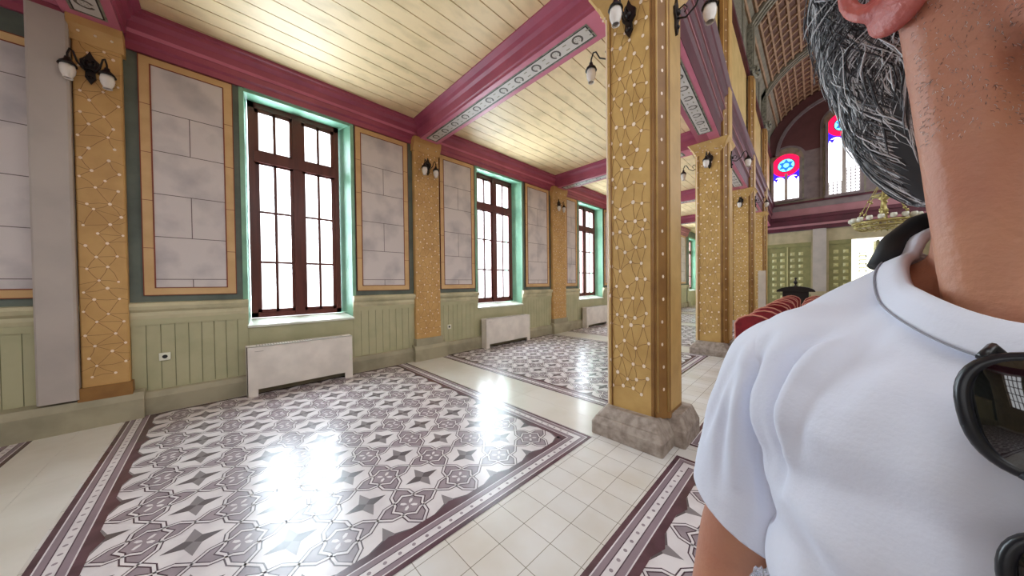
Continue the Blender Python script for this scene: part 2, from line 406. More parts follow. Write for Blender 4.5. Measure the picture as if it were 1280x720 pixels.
for (a, b) in PILW[1:]:
    bb.extrude([(WX, 0), (WX + .17, 0), (WX + .17, .22), (WX + .13, .29), (WX, .31)], (a - .06) if a > 0 else -2.6, b + .1, 'base', 'y')
struct(bb.build('baseboard_left'))
def panel(a, b, z0=1.36, z1=4.12, vert=True):
    p = MB(); x = WX; bw = 0.085
    p.box(x, x + .02, a, b, z0, z1, 'orange')
    for (ya, yb, za, zb) in ((a, a + .008, z0, z1), (b - .008, b, z0, z1), (a, b, z0, z0 + .008), (a, b, z1 - .008, z1)): p.box(x, x + .024, ya, yb, za, zb, 'redline')
    n = 5
    for k in range(1, n):
        zz = z0 + (z1 - z0) * k / n
        for yy in (a, b - bw): p.box(x + .019, x + .0215, yy, yy + bw, zz - .003, zz + .003, 'redline')
    p.box(x, x + .012, a + bw, b - bw, z0 + bw, z1 - bw, 'marble')
    p.box(x, x + .026, a + bw, a + bw + .012, z0 + bw, z1 - bw, 'redline'); p.box(x, x + .026, b - bw - .012, b - bw, z0 + bw, z1 - bw, 'redline')
    p.box(x, x + .026, a + bw, b - bw, z0 + bw, z0 + bw + .01, 'redline'); p.box(x, x + .026, a + bw, b - bw, z1 - bw - .01, z1 - bw, 'redline')
    # marble slabs carried by x+.02
    p.box(x + .002, x + .0205, a + bw + .012, b - bw - .012, z0 + bw + .01, z1 - bw - .01, 'marble')
    zs = [z0 + .19, z0 + .69, z0 + 1.19, z0 + 1.69, z0 + 2.15]
    zz_ = [z0 + bw] + zs + [z1 - bw]
    for i, zz in enumerate(zs): p.box(x + .0205, x + .0213, a + bw, b - bw, zz - .004, zz + .004, 'joint')
    for i in range(len(zz_) - 1):
        if i % 2 == 0 and i != 5 or i == 0:
            mdl = (a + b) / 2; p.box(x + .0205, x + .0213, mdl - .004, mdl + .004, zz_[i], zz_[i + 1], 'joint')
    p.build('wall_panel', wall_left)
panel(-3.2, -1.1, 1.36, 3.9)
for a, b in [(-0.6, 0.19), (1.68, 2.60), (3.28, 4.16), (5.84, 6.84), (7.63, 8.28), (10.02, 11.2), (12.0, 12.6), (14.4, 15.5), (16.3, 16.9), (18.7, 19.7)]: panel(a, b)

# net of cream dots and thin branches painted on the gold shafts
def starnet(mb, o, u, v, W, H, nrm, sx=0.17, sz=0.17, r=0.02, seed=1, z0=0.1):
    rg = random.Random(seed); o = Vector(o); u = Vector(u); v = Vector(v); nrm = Vector(nrm) * 0.0015
    nx = max(1, int(W / sx)); nz = int(H / sz); P = {}
    for j in range(nz):
        for i in range(nx):
            a = (i + 0.5 + (0.2 if j % 2 else -0.2) + rg.uniform(-.16, .16)) * W / nx; b = z0 + (j + 0.5 + rg.uniform(-.3, .3)) * (H - z0) / nz
            P[i, j] = (min(max(a, r), W - r), b)
    def pt(a, b, k=1): return o + u * a + v * b + nrm * k
    def line(p, q, t=.0019):
        d = Vector((q[0] - p[0], q[1] - p[1]));
        if d.length < 1e-4: return
        mid = ((p[0] + q[0]) / 2 + rg.uniform(-.012, .012), (p[1] + q[1]) / 2 + rg.uniform(-.012, .012))
        for s, e in ((p, mid), (mid, q)):
            dd = Vector((e[0] - s[0], e[1] - s[1])).normalized(); n_ = Vector((-dd.y, dd.x)) * t
            c = [(s[0] + n_.x, s[1] + n_.y), (s[0] - n_.x, s[1] - n_.y), (e[0] - n_.x, e[1] - n_.y), (e[0] + n_.x, e[1] + n_.y)]
            mb.face([pt(min(max(x, 0), W), y) for x, y in c], 'netline')
    for (i, j), p in P.items():
        for di, dj in ((1, 0), (0, 1), (1, 1) if j % 2 else (-1, 1)):
            q = P.get((i + di, j + dj))
            if q and rg.random() < .8: line(p, q)
        if i == 0 and rg.random() < .5: line(p, (0, p[1] + rg.uniform(-.05, .05)))
        if i == nx - 1 and rg.random() < .5: line(p, (W, p[1] + rg.uniform(-.05, .05)))
    for p in P.values():
        rr = r * rg.uniform(.8, 1.1); mb.face([pt(min(max(p[0] + rr * cos(t * pi / 4), 0), W), p[1] + rr * 1.15 * sin(t * pi / 4), 2) for t in range(8)], 'dot')

# pilasters on the wall
for k, (a, b) in enumerate(PILW[1:6]):
    t = bpy.data.objects.new('trim_%d' % tn, None); COL.objects.link(t); t.location = (WX, (a + b) / 2, 0); struct(t); tn += 1
    h = (b - a) / 2
    s = MB(); s.rprism(0, .10, -h, h, .3, 4.05, .012, 'gold_wall'); starnet(s, (.1, -h, .35), (0, 1, 0), (0, 0, 1), 2 * h, 3.7, (1, 0, 0), seed=20 + k, sx=.125, sz=.118, r=.0125)
    s.build('shaft', t)
    c = MB(); c.extrude([(0, 4.0), (.105, 4.0), (.12, 4.06), (.16, 4.14), (.17, 4.24), (0, 4.24)], -h - .02, h + .02, 'gold_wall', 'y')
    for i in range(3):
        for j in range(2): c.ball((.15, -h + (i + .5) * 2 * h / 3, 4.08 + .08 * j), .012, 'dot', 8)
    c.build('capital', t)
    p = MB(); p.box(0, .135, -h - .02, h + .02, .25, .42, 'base' if k else 'gold_dk'); p.build('base', t)
g = MB(); g.rprism(WX + .002, WX + .16, -1.262, -1.022, .315, 4.2, .015, 'grey_case')
struct(g.build('trim_%d' % tn)); tn += 1

# ------------------------------------------------------------------ ceiling, cornices, beams
ce = MB(); pw = 0.22
for k in range(6):
    ya, yb = YP[k], YP[k + 1] + (2.5 if k == 5 else 0); xm = min(PX[k], PX[k + 1]) + .05
    ce.box(WX - .3, xm, ya, yb, ZC + .03, ZC + .1, 'plank_gap')
    n = int((xm - WX) / pw) + 1
    for i in range(n): ce.box(WX + i * pw + .006, min(xm, WX + (i + 1) * pw - .006), ya, yb, ZC, ZC + .035, 'plank')
struct(ce.build('ceiling'))
corn = [(0, -.40), (.03, -.40), (.035, -.33), (.07, -.31), (.07, -.24), (.10, -.20), (.115, -.13), (.17, -.09), (.175, -.05), (.20, -.04), (.20, 0.01), (0, 0.01)]
cm_ = MB(); cm_.extrude([(WX + a, ZC + b) for a, b in corn], -5.3, YF, 'pink', 'y')
cm_.extrude([(WX + .068, ZC - .235), (WX + .082, ZC - .235), (WX + .10, ZC - .205), (WX + .085, ZC - .19)], -5.3, YF, 'pink_lt', 'y')  # lighter pink strip, a highlight line put into the cornice colour
struct(cm_.build('trim_%d' % tn)); tn += 1
def frieze(mb, p0, d, L, wd, z):
    """white frieze with dark scrolled rings on a soffit, from p0 along unit d"""
    p0 = Vector(p0); d = Vector(d); n_ = Vector((-d.y, d.x, 0))
    def q(a, b, dz): v_ = p0 + d * a + n_ * b; return (v_.x, v_.y, z + dz)
    def quad(a0, a1, b0, b1, dz, m_): mb.face([q(a0, b0, dz), q(a0, b1, dz), q(a1, b1, dz), q(a1, b0, dz)], m_)
    quad(-.03, L + .03, -wd / 2 - .03, wd / 2 + .03, -.001, 'greystone'); quad(-.012, L + .012, -wd / 2 - .012, wd / 2 + .012, -.002, 'black'); quad(0, L, -wd / 2, wd / 2, -.003, 'frieze_white')
    n = max(1, round(L / .31)); s = L / n; r = wd * .36
    for i in range(n):
        c = (i + .5) * s
        for k in range(16):
            if k in (3, 4): continue
            t0, t1 = 2 * pi * k / 16, 2 * pi * (k + 1) / 16; ro, ri = r * 1.08, r * .70
            mb.face([q(c + ro * cos(t0), ro * sin(t0), -.004), q(c + ri * cos(t0), ri * sin(t0), -.004), q(c + ri * cos(t1), ri * sin(t1), -.004), q(c + ro * cos(t1), ro * sin(t1), -.004)], 'frieze_dark')
        for k in range(6):
            a = k * pi / 3; mb.face([q(c + r * .5 * cos(a + e), r * .5 * sin(a + e), -.0045) if e else q(c + .2 * r * cos(a), .2 * r * sin(a), -.0045) for e in (-.2, 0, .2)], 'frieze_mid')
        quad(c + s * .42, c + s * .58, -wd * .28, -wd * .18, -.004, 'frieze_mid'); quad(c + s * .42, c + s * .58, wd * .18, wd * .28, -.004, 'frieze_mid')
M['frieze_white'] = mat('frieze_white', (214, 206, 200), 0.55); M['frieze_dark'] = mat('frieze_dark', (92, 82, 74), 0.55); M['frieze_mid'] = mat('frieze_mid', (158, 150, 132), 0.55)
for k in range(0, 6):
    yc = YP[k]; s = MB(); px = PX[k] - .2
    prof = [(-.19, ZB), (-.19, ZB + .035), (-.205, ZB + .05), (-.215, ZB + .17), (-.25, ZB + .2), (-.27, ZB + .25), (-.33, ZC - .02), (-.33, ZC + .01)]
    prof = prof + [(-a, b) for a, b in reversed(prof)]
    s.extrude([(yc + a, b) for a, b in prof], WX + .02, px, 'pink', 'x')
    s.face([(WX + .1, yc - .185, ZB - .002), (px, yc - .185, ZB - .002), (px, yc + .185, ZB - .002), (WX + .1, yc + .185, ZB - .002)][::-1], 'pink_lt')
    frieze(s, (WX + .28, yc, 0), (1, 0, 0), px - WX - .28 - .35, .17, ZB - .003)
    struct(s.build('trim_%d' % tn)); tn += 1
# arcade beams over the pillars (along the nave) with upper gallery wall
for k in range(0, 6):
    a, b = YP[k], YP[k + 1]; xa, xb = PX[k], PX[k + 1]
    s = MB()
    def sweep(prof, m_):
        n = len(prof); A = [(xa + p, a, z) for p, z in prof]; B = [(xb + p, b, z) for p, z in prof]
        s.mesh(A + B, [tuple(range(n)), tuple(range(2 * n - 1, n - 1, -1))] + [(i, i + n, (i + 1) % n + n, (i + 1) % n) for i in range(n)], m_)
    sweep([(-.2, ZB), (.17, ZB), (.17, ZB + .04), (-.17, ZC + .3), (-.33, ZC + .01), (-.27, ZB + .25), (-.215, ZB + .17), (-.205, ZB + .05)], 'pink')
    sweep([(.0, ZB - .004), (.17, ZB - .004), (.17, ZB), (0, ZB)], 'pink_lt')
    sweep([(-.1, ZB + .01), (.175, ZB + .01), (.175, ZB + .30), (.20, ZB + .34), (.20, ZB + .52), (.23, ZB + .56), (.23, ZB + .80), (.28, ZB + .86), (.28, ZB + .98), (.32, ZB + 1.05), (-.1, ZB + 1.05)], 'maroon_beam')
    sweep([(.20, ZB + .345), (.215, ZB + .35), (.215, ZB + .38), (.2, ZB + .385)], 'far_pinkband'); sweep([(.23, ZB + .57), (.245, ZB + .575), (.245, ZB + .60), (.23, ZB + .6)], 'far_pinkband')
    dv = Vector((xb - xa, b - a, 0)); L = dv.length; dv.normalize()
    frieze(s, Vector((xa - .01, a, 0)) + dv * .75, dv, L - 1.5, .17, ZB - .006)
    struct(s.build('trim_%d' % tn)); tn += 1
up_ = MB()
for k in range(0, 6):
    a, b = YP[k], YP[k + 1]; xa, xb = PX[k], PX[k + 1]
    def wallseg(z0, z1, off, m_, th=.3):
        up_.mesh([(xa + off - th, a, z0), (xb + off - th, b, z0), (xb + off, b, z0), (xa + off, a, z0), (xa + off - th, a, z1), (xb + off - th, b, z1), (xb + off, b, z1), (xa + off, a, z1)],
                 [(0, 1, 2, 3), (4, 7, 6, 5), (3, 2, 6, 7), (0, 4, 5, 1), (0, 3, 7, 4), (1, 5, 6, 2)], m_)
    wallseg(ZB + 1.0, 7.6, .12, 'cream_wall'); wallseg(7.6, 7.75, .2, 'maroon_beam'); wallseg(7.7, 10.2, .13, 'greygreen')
    # arched clerestory niche
    c = (a + b) / 2; xc = (xa + xb) / 2 + .14; hw = 0.95; P = [(c - hw, 7.85), (c + hw, 7.85)] + [(c + hw * cos(t), 8.9 + hw * 1.0 * sin(t)) for t in [pi * i / 12 for i in range(13)]]
    up_.face([(xa + .135 + (yy - a) / (b - a) * (xb - xa), yy, zz) for yy, zz in P], 'greystone')
    for e in (0, .12):
        pts = [(xa + .15 + (yy - a) / (b - a) * (xb - xa), yy, zz) for yy, zz in [(c - hw - e, 7.85)] + [(c - (hw + e) * cos(t), 8.9 + (hw + e) * sin(t)) for t in [pi * i / 14 for i in range(15)]] + [(c + hw + e, 7.85)]]
        up_.tube(pts, .03, 'greygreen', 6)
struct(up_.build('wall_arcade'))

# pillars
PL = ['', '', 'large golden dotted pillar nearest in the foreground, on a worn stone base', 'golden dotted pillar second in the row, right of the foreground pillar', 'golden pillar third in the row, seen as a narrow strip', 'golden pillar fourth in the row, far down the nave']
for k in range(1, 6):
    cx, cy = PX[k], YP[k]
    if k == 1: continue
    t = thing('pillar', PL[k], 'pillar', (cx, cy, 0))
    s = MB()
    s.rprism(-.26, .22, -.23, .28, .24, 4.02, .045, 'gold')
    starnet(s, (-.215, -.231, .26), (1, 0, 0), (0, 0, 1), .39, 3.75, (0, -1, 0), seed=3 + k, sx=.095, sz=.145, r=.0155)
    s.box(-.235, -.225, -.236, -.228, .26, 4.0, 'dot')
    # fillets at the front corner
    for xx in (-.20, .195): s.tube([(xx + .01, -.232, .26), (xx + .01, -.232, 4.0)], .008, 'gold_dk', 6)
    s.build('shaft', t)
    e = MB()   # engaged shaft on the nave side, running on up to the vault
    e.extrude([(.17, -.228), (.222, -.228), (.232, -.205), (.278, -.13), (.298, -.12), (.298, .20), (.17, .20)], .24, 7.55, 'gold_dk', 'z'); e.extrude([(.2975, -.10), (.301, -.10), (.301, .18), (.2975, .18)], .3, 7.5, 'gold', 'z')
    for q in ((.228, -.215), (.286, -.125)): e.tube([(q[0], q[1], .3), (q[0], q[1], 7.5)], .010, 'gold', 6)
    rg = random.Random(k)
    for i in range(34):
        zz = .5 + i * .2
        w_ = rg.uniform(-.008, .008); e.face([(.2555 + (w_ + .011 * cos(a)) * .523 + .0015, -.1675 + (w_ + .011 * cos(a)) * .852 - .001, zz + .016 * sin(a)) for a in [pi * q / 4 for q in range(8)]], 'dot')
    for i in range(18):
        zz = .5 + i * .2
    e.build('engaged_shaft', t)
    cp = MB(); cp.rprism(-.26, .22, -.23, .28, 4.0, 4.12, .03, 'gold', .05); cp.rprism(-.31, .27, -.28, .33, 4.12, ZB, .02, 'gold', .06)
    rg = random.Random(50 + k)
    for i in range(26):
        side = rg.random() < .6; zz = rg.uniform(4.0, 4.2); ee = (zz - 4.0) * .45
        cp.ball((rg.uniform(-.26, .22), -.235 - ee, zz) if side else (-.265 - ee, rg.uniform(-.2, .25), zz), .011, 'dot', 6)
    cp.build('capital', t)
    bs = MB(); bs.rprism(-.33, .33, -.40, .28, 0, .11, .015, 'stone'); bs.rprism(-.33, .33, -.40, .28, .11, .17, .015, 'stone', -.03)
    bs.rprism(-.30, .30, -.36, .26, .17, .255, .02, 'stone', -.06); bs.build('base', t, bevel=.006)
    bs2 = MB(); bs2.rprism(.10, .42, -.12, .34, 0, .14, .015, 'stone'); bs2.rprism(.10, .42, -.12, .34, .14, .27, .015, 'stone', -.05); bs2.build('side_base', t, bevel=.006)
    md = MB(); md.lathe([(0, .05), (.05, .06), (.09, .03), (.15, .05), (.2, .0)], (.33, .02, 7.72), 'greystone', 14, (1, -.4, 0))
    for i in range(8):
        a = i * pi / 4; md.ball((.37, .02 + .13 * cos(a), 7.72 + .13 * sin(a)), .045, 'greystone', 8)
    md.ball((.40, .0, 7.72), .035, 'black', 8); md.build('medallion', t)
    ur = MB(); ur.box(.14, .27, -.2, .2, 7.7, 10.3, 'greystone'); ur.box(.26, .30, -.12, .12, 7.7, 10.3, 'greygreen'); ur.build('upper_rib', t)

# vault over the nave
VX, VR, VZ = 0.85, 2.75, 7.6
def vp(t, y, r=VR): return (VX - r * cos(t), y, VZ + r * sin(t) * 1.0)
T0 = radians(20)
v = MB(); N = 28
for i in range(N):
    t0, t1 = pi * i / N, pi * (i + 1) / N; lo_ = (t0 < radians(34))
    for (ya, yb) in [(YP[k], YP[k + 1]) for k in range(1, 6)]:
        v.mesh([vp(t0, ya), vp(t1, ya), vp(t1, yb), vp(t0, yb), vp(t0, ya, VR + .15), vp(t1, ya, VR + .15), vp(t1, yb, VR + .15), vp(t0, yb, VR + .15)], [(0, 1, 2, 3), (7, 6, 5, 4)], 'greygreen' if lo_ else 'vault_brown', True)
ts = [radians(34 + 112 * i / 20) for i in range(21)]
for t in ts:
    d = Vector((-cos(t), 0, sin(t))); n_ = Vector((sin(t), 0, cos(t))); c = Vector((VX, 0, VZ))
    P = [c + d * (VR + .01) - n_ * .035, c + d * (VR - .06) - n_ * .03, c + d * (VR - .06) + n_ * .03, c + d * (VR + .01) + n_ * .035]
    v.extrude([(p.x, p.z) for p in P], -0.87, YF, 'vault_rib', 'y')
def arch(yc, hw, dep, m_, t0=radians(40), t1=pi - radians(40), n=20):
    vv = []
    for i in range(n + 1):
        t = t0 + (t1 - t0) * i / n
        vv += [vp(t, yc - hw), vp(t, yc + hw), vp(t, yc + hw, VR - dep), vp(t, yc - hw, VR - dep)]
    fs = []
    for i in range(n):
        for q in range(4): fs.append((i * 4 + q, i * 4 + (q + 1) % 4, i * 4 + 4 + (q + 1) % 4, i * 4 + 4 + q))
    v.mesh(vv, fs, m_)
yy = -0.5
while yy < YF:
    arch(yy, .03, .055, 'vault_rib'); yy += .42
for k in range(2, 6):
    for e in (-.16, 0, .16): arch(YP[k] + e, .04, .11, 'greygreen', radians(12), pi - radians(12))
struct(v.build('ceiling_vault'))

# ------------------------------------------------------------------ far wall
fwm = MB()
fwm.box(WX, -1.9, YF + 2.2, YF + 2.5, 0, 5.6, 'plaster')          # aisle end
fwm.box(-2.02, 4.2, YF, YF + .3, 3.83, 5.25, 'far_purple')
# upper gable with openings cut as panels around the windows
def W(x0, x1, z0, z1, m_='far_purple'): fwm.box(x0, x1, YF, YF + .3, z0, z1, m_)
SW = [(-1.06, .96, 5.38, 7.2), (0.83, 1.0, 5.28, 8.5), (2.72, .96, 5.20, 7.2)]
W(-2.02, 4.2, 5.25, 11, 'far_purple')
for (xa, xb, za, zb, m_, dp) in [(-2.02, 4.2, 5.13, 5.22, 'maroon_beam', .12), (-2.02, 4.2, 4.88, 5.13, 'far_purple', .07), (-2.02, 4.2, 4.55, 4.88, 'far_pinkband', .05), (-2.02, 4.2, 4.40, 4.55, 'maroon_beam', .14), (-2.02, 4.2, 4.12, 4.40, 'maroon_beam', .09),
                              (-2.02, 4.2, 4.02, 4.12, 'far_pinkband', .16), (-2.02, 4.2, 3.86, 4.02, 'maroon_beam', .12)]:
    fwm.box(xa, xb, YF - dp, YF, za, zb, m_)
# arched hood of the vault on the gable
n = 24
for (ra, rb, m_, dp) in ((2.72, 2.3, 'far_arch', .10), (2.3, 2.18, 'far_purple', .16)):
    for i in range(n):
        t0, t1 = pi * i / n, pi * (i + 1) / n
        P = [(VX - r * cos(t), VZ + r * sin(t)) for r, t in ((ra, t0), (ra, t1), (rb, t1), (rb, t0))]
        fwm.extrude(P, YF - dp, YF, m_, 'y')
# dark spandrel field behind the hoods, and moulded hoods round each window
P = [(VX - 2.2 * cos(pi * i / 20), VZ + 2.2 * sin(pi * i / 20)) for i in range(21)]; fwm.extrude(P, YF - .02, YF, 'far_arch', 'y')
for cx, wd, z0, zr in SW:
    r = wd / 2 + .02
    for e, dp, m_ in ((.22, .06, 'far_purple'), (.12, .10, 'greygreen')):
        P = [(cx - r - e, z0 - .02), (cx + r + e, z0 - .02)] + [(cx + (r + e) * cos(pi * i / 16), zr + .1 + (r + e) * sin(pi * i / 16)) for i in range(17)]
        fwm.extrude(P, YF - dp, YF, m_, 'y')
fwm.box(-2.02, 4.2, YF - .08, YF, 5.22, 5.3, 'greygreen')
# ground storey
fwm.box(-2.02, 4.2, YF, YF + .3, 3.27, 3.83, 'far_tan')
for xa, xb in ((-2.02, -1.84), (-.2, .38), (2.75, 4.2)): fwm.box(xa, xb, YF, YF + .3, 0, 3.27, 'far_tan')
fwm.box(-.14, .30, YF - .10, YF, .5, 3.86, 'grey_case'); fwm.box(-.26, .42, YF - .16, YF, .8, .95, 'far_tan'); fwm.box(-.2, .36, YF - .13, YF, 0, .8, 'far_tan')
struct(fwm.build('wall_far'))
cap = MB(); cap.box(-2.2, -1.9, YF - .1, YF + 2.5, 0, 10.5, 'far_tan'); struct(cap.build('wall_return'))
for q, (x0, x1, z1, name) in enumerate([(-1.84, -.2, 3.22, 'door_1'), (.38, 1.07, 3.22, 'door_2')]):
    dr = MB(); dr.box(x0, x1, YF + .02, YF + .10, 0, z1, 'far_green'); dr.box(x0, x1, YF - .03, YF + .04, z1 - .12, z1 + .05, 'far_green')
    nl = 4 if q == 0 else 2; xs = [-1.5, -1.2, -.84, -.54] if q == 0 else [.60, .90]
    for X in xs:
        for j in range(9):
            z = .35 + j * .30
            dr.mesh([(X - .08, YF + .018, z - .08), (X + .08, YF + .018, z - .08), (X + .08, YF + .018, z + .08), (X - .08, YF + .018, z + .08), (X, YF - .03, z)], [(0, 1, 4), (1, 2, 4), (2, 3, 4), (3, 0, 4)], 'far_boss')
    if q == 0: dr.box(-1.04, -1.0, YF - .02, YF + .03, 0, z1 - .1, 'far_boss')
    struct(dr.build(name))
lf = MB(); lf.box(1.72, 1.78, YF - .75, YF + .04, 0, 3.1, 'far_green')      # open leaf
for yy2 in (YF - .55, YF - .2):
    for j in range(9): lf.box(1.70, 1.72, yy2 - .1, yy2 + .1, .25 + j * .32, .48 + j * .32, 'far_boss')
struct(lf.build('door_3'))
sf = MB(); sf.box(2.1, 2.75, YF + .02, YF + .08, 0, 3.1, 'far_green'); sf.box(1.7, 2.1, YF + .02, YF + .08, 0, 3.1, 'far_green')
for X in (1.9, 2.3, 2.6):
    for j in range(9): sf.box(X - .1, X + .1, YF - .01, YF + .02, .25 + j * .32, .48 + j * .32, 'far_boss')
struct(sf.build('door_4'))
sg = MB(); sg.box(1.07, 1.70, YF + .05, YF + .09, 0, 3.05, 'daylit_sign')
rg = random.Random(4)
for j, (zz, hh) in enumerate([(2.62, .05), (2.50, .12), (2.32, .10), (2.16, .12), (1.98, .05), (1.86, .1)]):
    sg.box(1.28, 1.50, YF + .03, YF + .05, zz, zz + .03, 'pen'); sg.box(1.28, 1.31, YF + .03, YF + .05, zz - hh * .6, zz, 'pen')
    if j % 2: sg.box(1.47, 1.50, YF + .03, YF + .05, zz - hh * .6, zz, 'pen')
tag(sg.build('banner'), 'bright daylit white banner with vertical dark writing in the far doorway', 'banner')
# aisle end door
ad = MB(); ad.box(-5.15, -4.2, YF + 2.12, YF + 2.2, 0, 2.75, 'green'); ad.box(-5.22, -5.15, YF + 2.08, YF + 2.2, 0, 2.82, 'green_dk'); ad.box(-5.22, -4.13, YF + 2.08, YF + 2.2, 2.75, 2.82, 'green_dk')
for i in range(4): ad.box(-5.1 + i * .22, -4.92 + i * .22, YF + 2.10, YF + 2.12, .2, 2.6, 'rail')
struct(ad.build('door_5'))
bb2 = MB(); bb2.box(WX + .09, -5.22, YF + 2.05, YF + 2.2, 0, 1.25, 'green'); bb2.box(WX + .09, -5.22, YF + 2.03, YF + 2.2, 1.25, 1.3, 'rail'); struct(bb2.build('baseboard_far'))

wb = MB(); xs_ = WX - .5
for xc in (-3.6, -1.2, 1.2):
    wb.box(xs_, xc - .65, -5.8, -5.5, 0, 10.5, 'far_tan'); wb.box(xc - .65, xc + .65, -5.8, -5.5, 0, 1.3, 'far_tan'); wb.box(xc - .65, xc + .65, -5.8, -5.5, 5.2, 10.5, 'far_tan'); xs_ = xc + .65
wb.box(xs_, 4.2, -5.8, -5.5, 0, 10.5, 'far_tan'); struct(wb.build('wall_back'))
for q, xc in enumerate((-3.6, -1.2, 1.2)):  # unseen windows, added for light on the man and reflections in his sunglasses
    wf = MB(); 
    for k in range(5): wf.box(xc - .65 + k * .3125, xc - .60 + k * .3125, -5.68, -5.62, 1.3, 5.2, 'wood')
    for k in range(7): wf.box(xc - .65, xc + .65, -5.68, -5.62, 1.3 + k * .64, 1.36 + k * .64, 'wood')
    struct(wf.build('window_%d' % (10 + q)))
wr = MB(); wr.box(3.9, 4.2, -5.8, YF + .3, 0, 4.3, 'far_tan'); wr.box(3.9, 4.2, -5.8, YF + .3, 8.6, 10.5, 'far_tan'); wr.box(3.86, 3.9, -5.5, YF, 3.9, 4.3, 'maroon_beam')
for k in range(7): wr.box(3.9, 4.2, YP[k] - .35, min(YF + .3, YP[k] + .35), 4.3, 8.6, 'far_tan')
struct(wr.build('wall_right'))
# stained glass windows
for q, (cx, wd, z0, zr) in enumerate(SW):
    wn = bpy.data.objects.new('window_%d' % (7 + q), None); COL.objects.link(wn); wn.location = (cx, YF - .16, z0); struct(wn)
    yg = 0.0; h = zr - z0
    fr = MB(); r = wd / 2
    fr.box(-r - .07, -r + .02, -.06, .04, 0, h + .1, 'far_purple'); fr.box(r - .02, r + .07, -.06, .04, 0, h + .1, 'far_purple'); fr.box(-.05, .05, -.06, .04, 0, h - .55, 'grey_case'); fr.box(-r - .1, r + .1, -.1, .04, -.08, .02, 'far_purple')
    fr.build('window_frame', wn)
    gl = MB(); hw = r - .07
    for s in (-1, 1):
        c = s * (r + .03) / 2 ; a = (r - .09) / 2
        P = [(c - a, 0.02), (c + a, 0.02)] + [(c + a * cos(pi * i / 10), h - .78 + a * sin(pi * i / 10)) for i in range(11)]
        P = [(x_, min(z_, h - .70) if False else z_ - .08) if z_ > .1 else (x_, z_) for x_, z_ in P]
        gl.extrude(P, yg - .01, yg + .02, 'sg_white', 'y')
    gl.build('pane', wn)
    lat = MB()
    if q > 0:
        top = (h - .8) * .45 if q == 1 else (h - .8)
        for s in (-1, 1):
            c = s * (r + .03) / 2; a = (r - .09) / 2; tp = top if s > 0 else top * (.55 if q == 1 else 1)
            nz = int(tp / .135)
            for i in range(nz + 1): lat.box(c - a, c + a, yg - .03, yg - .012, .02 + i * .135, .02 + i * .135 + .03, 'grey_case')
            for i in range(4): lat.box(c - a + i * a * 2 / 3.2, c - a + i * a * 2 / 3.2 + .028, yg - .03, yg - .012, .02, .02 + nz * .135, 'grey_case')
        lat.build('lattice', wn)
    ro = MB(); zc = h - .14; n = 28
    P = [(-r + .0, h - 1.0), (r - .0, h - .98), (r - .0, h - .25), (-r + .0, h - .25)]
    ro.extrude(P, yg + .021, yg + .03, 'sg_blue', 'y')
    def ring(ra, rb, m_, y):
        for i in range(n):
            t0, t1 = 2 * pi * i / n, 2 * pi * (i + 1) / n
            ro.face([(ra * cos(t0), y, zc + ra * sin(t0)), (ra * cos(t1), y, zc + ra * sin(t1)), (rb * cos(t1), y, zc + rb * sin(t1)), (rb * cos(t0), y, zc + rb * sin(t0))], m_)
    ring(.53, .31, 'sg_red', yg - .03); ring(.31, .0, 'sg_cyan', yg - .031); ring(.325, .295, 'black', yg - .032)
    for s in (0, pi):
        ro.face([(.30 * cos(pi / 2 + s + k * 2 * pi / 3), yg - .034 - .001 * (s > 0), zc + .30 * sin(pi / 2 + s + k * 2 * pi / 3)) for k in range(3)], 'sg_mid')
    ring(.10, 0, 'sg_cyan', yg - .037)
    for s in (-1, 0, 1): ro.face([(s * .36 - .09, yg - .012, h - .72), (s * .36 + .09, yg - .012, h - .72), (s * .36, yg - .012, h - .9)], 'sg_blue')
    ro.build('rose', wn)

# ------------------------------------------------------------------ radiators (fan coil cabinets)
def radiator(ya, yb, label):
    t = thing('radiator', label, 'radiator', (WX + .09, (ya + yb) / 2, 0), 0, 'white radiator cabinets under the windows')
    L = (yb - ya) / 2; D = .17 if True else 0
    c = MB(); zt = .66; dx = .16
    P = [(-L, 0.0), (-L + .11, 0.0), (-L + .11, .09), (L - .11, .09), (L - .11, 0.0), (L, 0.0), (L, zt), (-L, zt)]
    c.extrude([(a, b) for a, b in P], dx - .012, dx, 'rad', 'x')
    c.box(0, dx, -L, -L + .012, 0, zt, 'rad'); c.box(0, dx, L - .012, L, 0, zt, 'rad'); c.box(0, dx, -L, L, zt - .012, zt, 'rad'); c.box(0, dx - .03, -L + .012, L - .012, .09, .1, 'black')  # black plate stands in for the shade under the cabinet
    c.build('casing', t, bevel=.004)
    g_ = MB()
    for i in range(int((2 * L - .2) / .03)): g_.box(.03, .12, -L + .1 + i * .03, -L + .112 + i * .03, zt, zt + .006, 'grey_case')
    g_.build('grille', t)
    l_ = MB(); l_.box(dx, dx + .001, -L + .08, -L + .17, zt - .07, zt - .062, 'grey_case'); l_.build('control_label', t); l_ = MB(); l_.box(dx, dx + .006, L - .045, L - .02, .27, .36, 'socket'); l_.build('catch', t)
radiator(.26, 1.52, 'white radiator cabinet under the nearest window, closest to the camera')
radiator(4.27, 5.73, 'white radiator cabinet under the second window')
radiator(8.45, 9.85, 'white radiator cabinet under the third window, partly behind the foreground pillar')
for (yy3, zz, lb) in ((-.45, .64, 'small square wall socket on green wainscot left of the nearest radiator'), (3.45, .57, 'small square wall socket on green wainscot left of the second radiator')):
    t = thing('wall_socket', lb, 'socket', (WX + .034, yy3, zz))
    p = MB(); p.box(-.006, .012, -.045, .045, -.045, .045, 'socket'); p.build('plate', t, bevel=.003); p = MB(); p.lathe([(.022, .0125), (.0, .0125)], (0, 0, 0), 'black', 16, (1, 0, 0)); p.build('outlet', t)

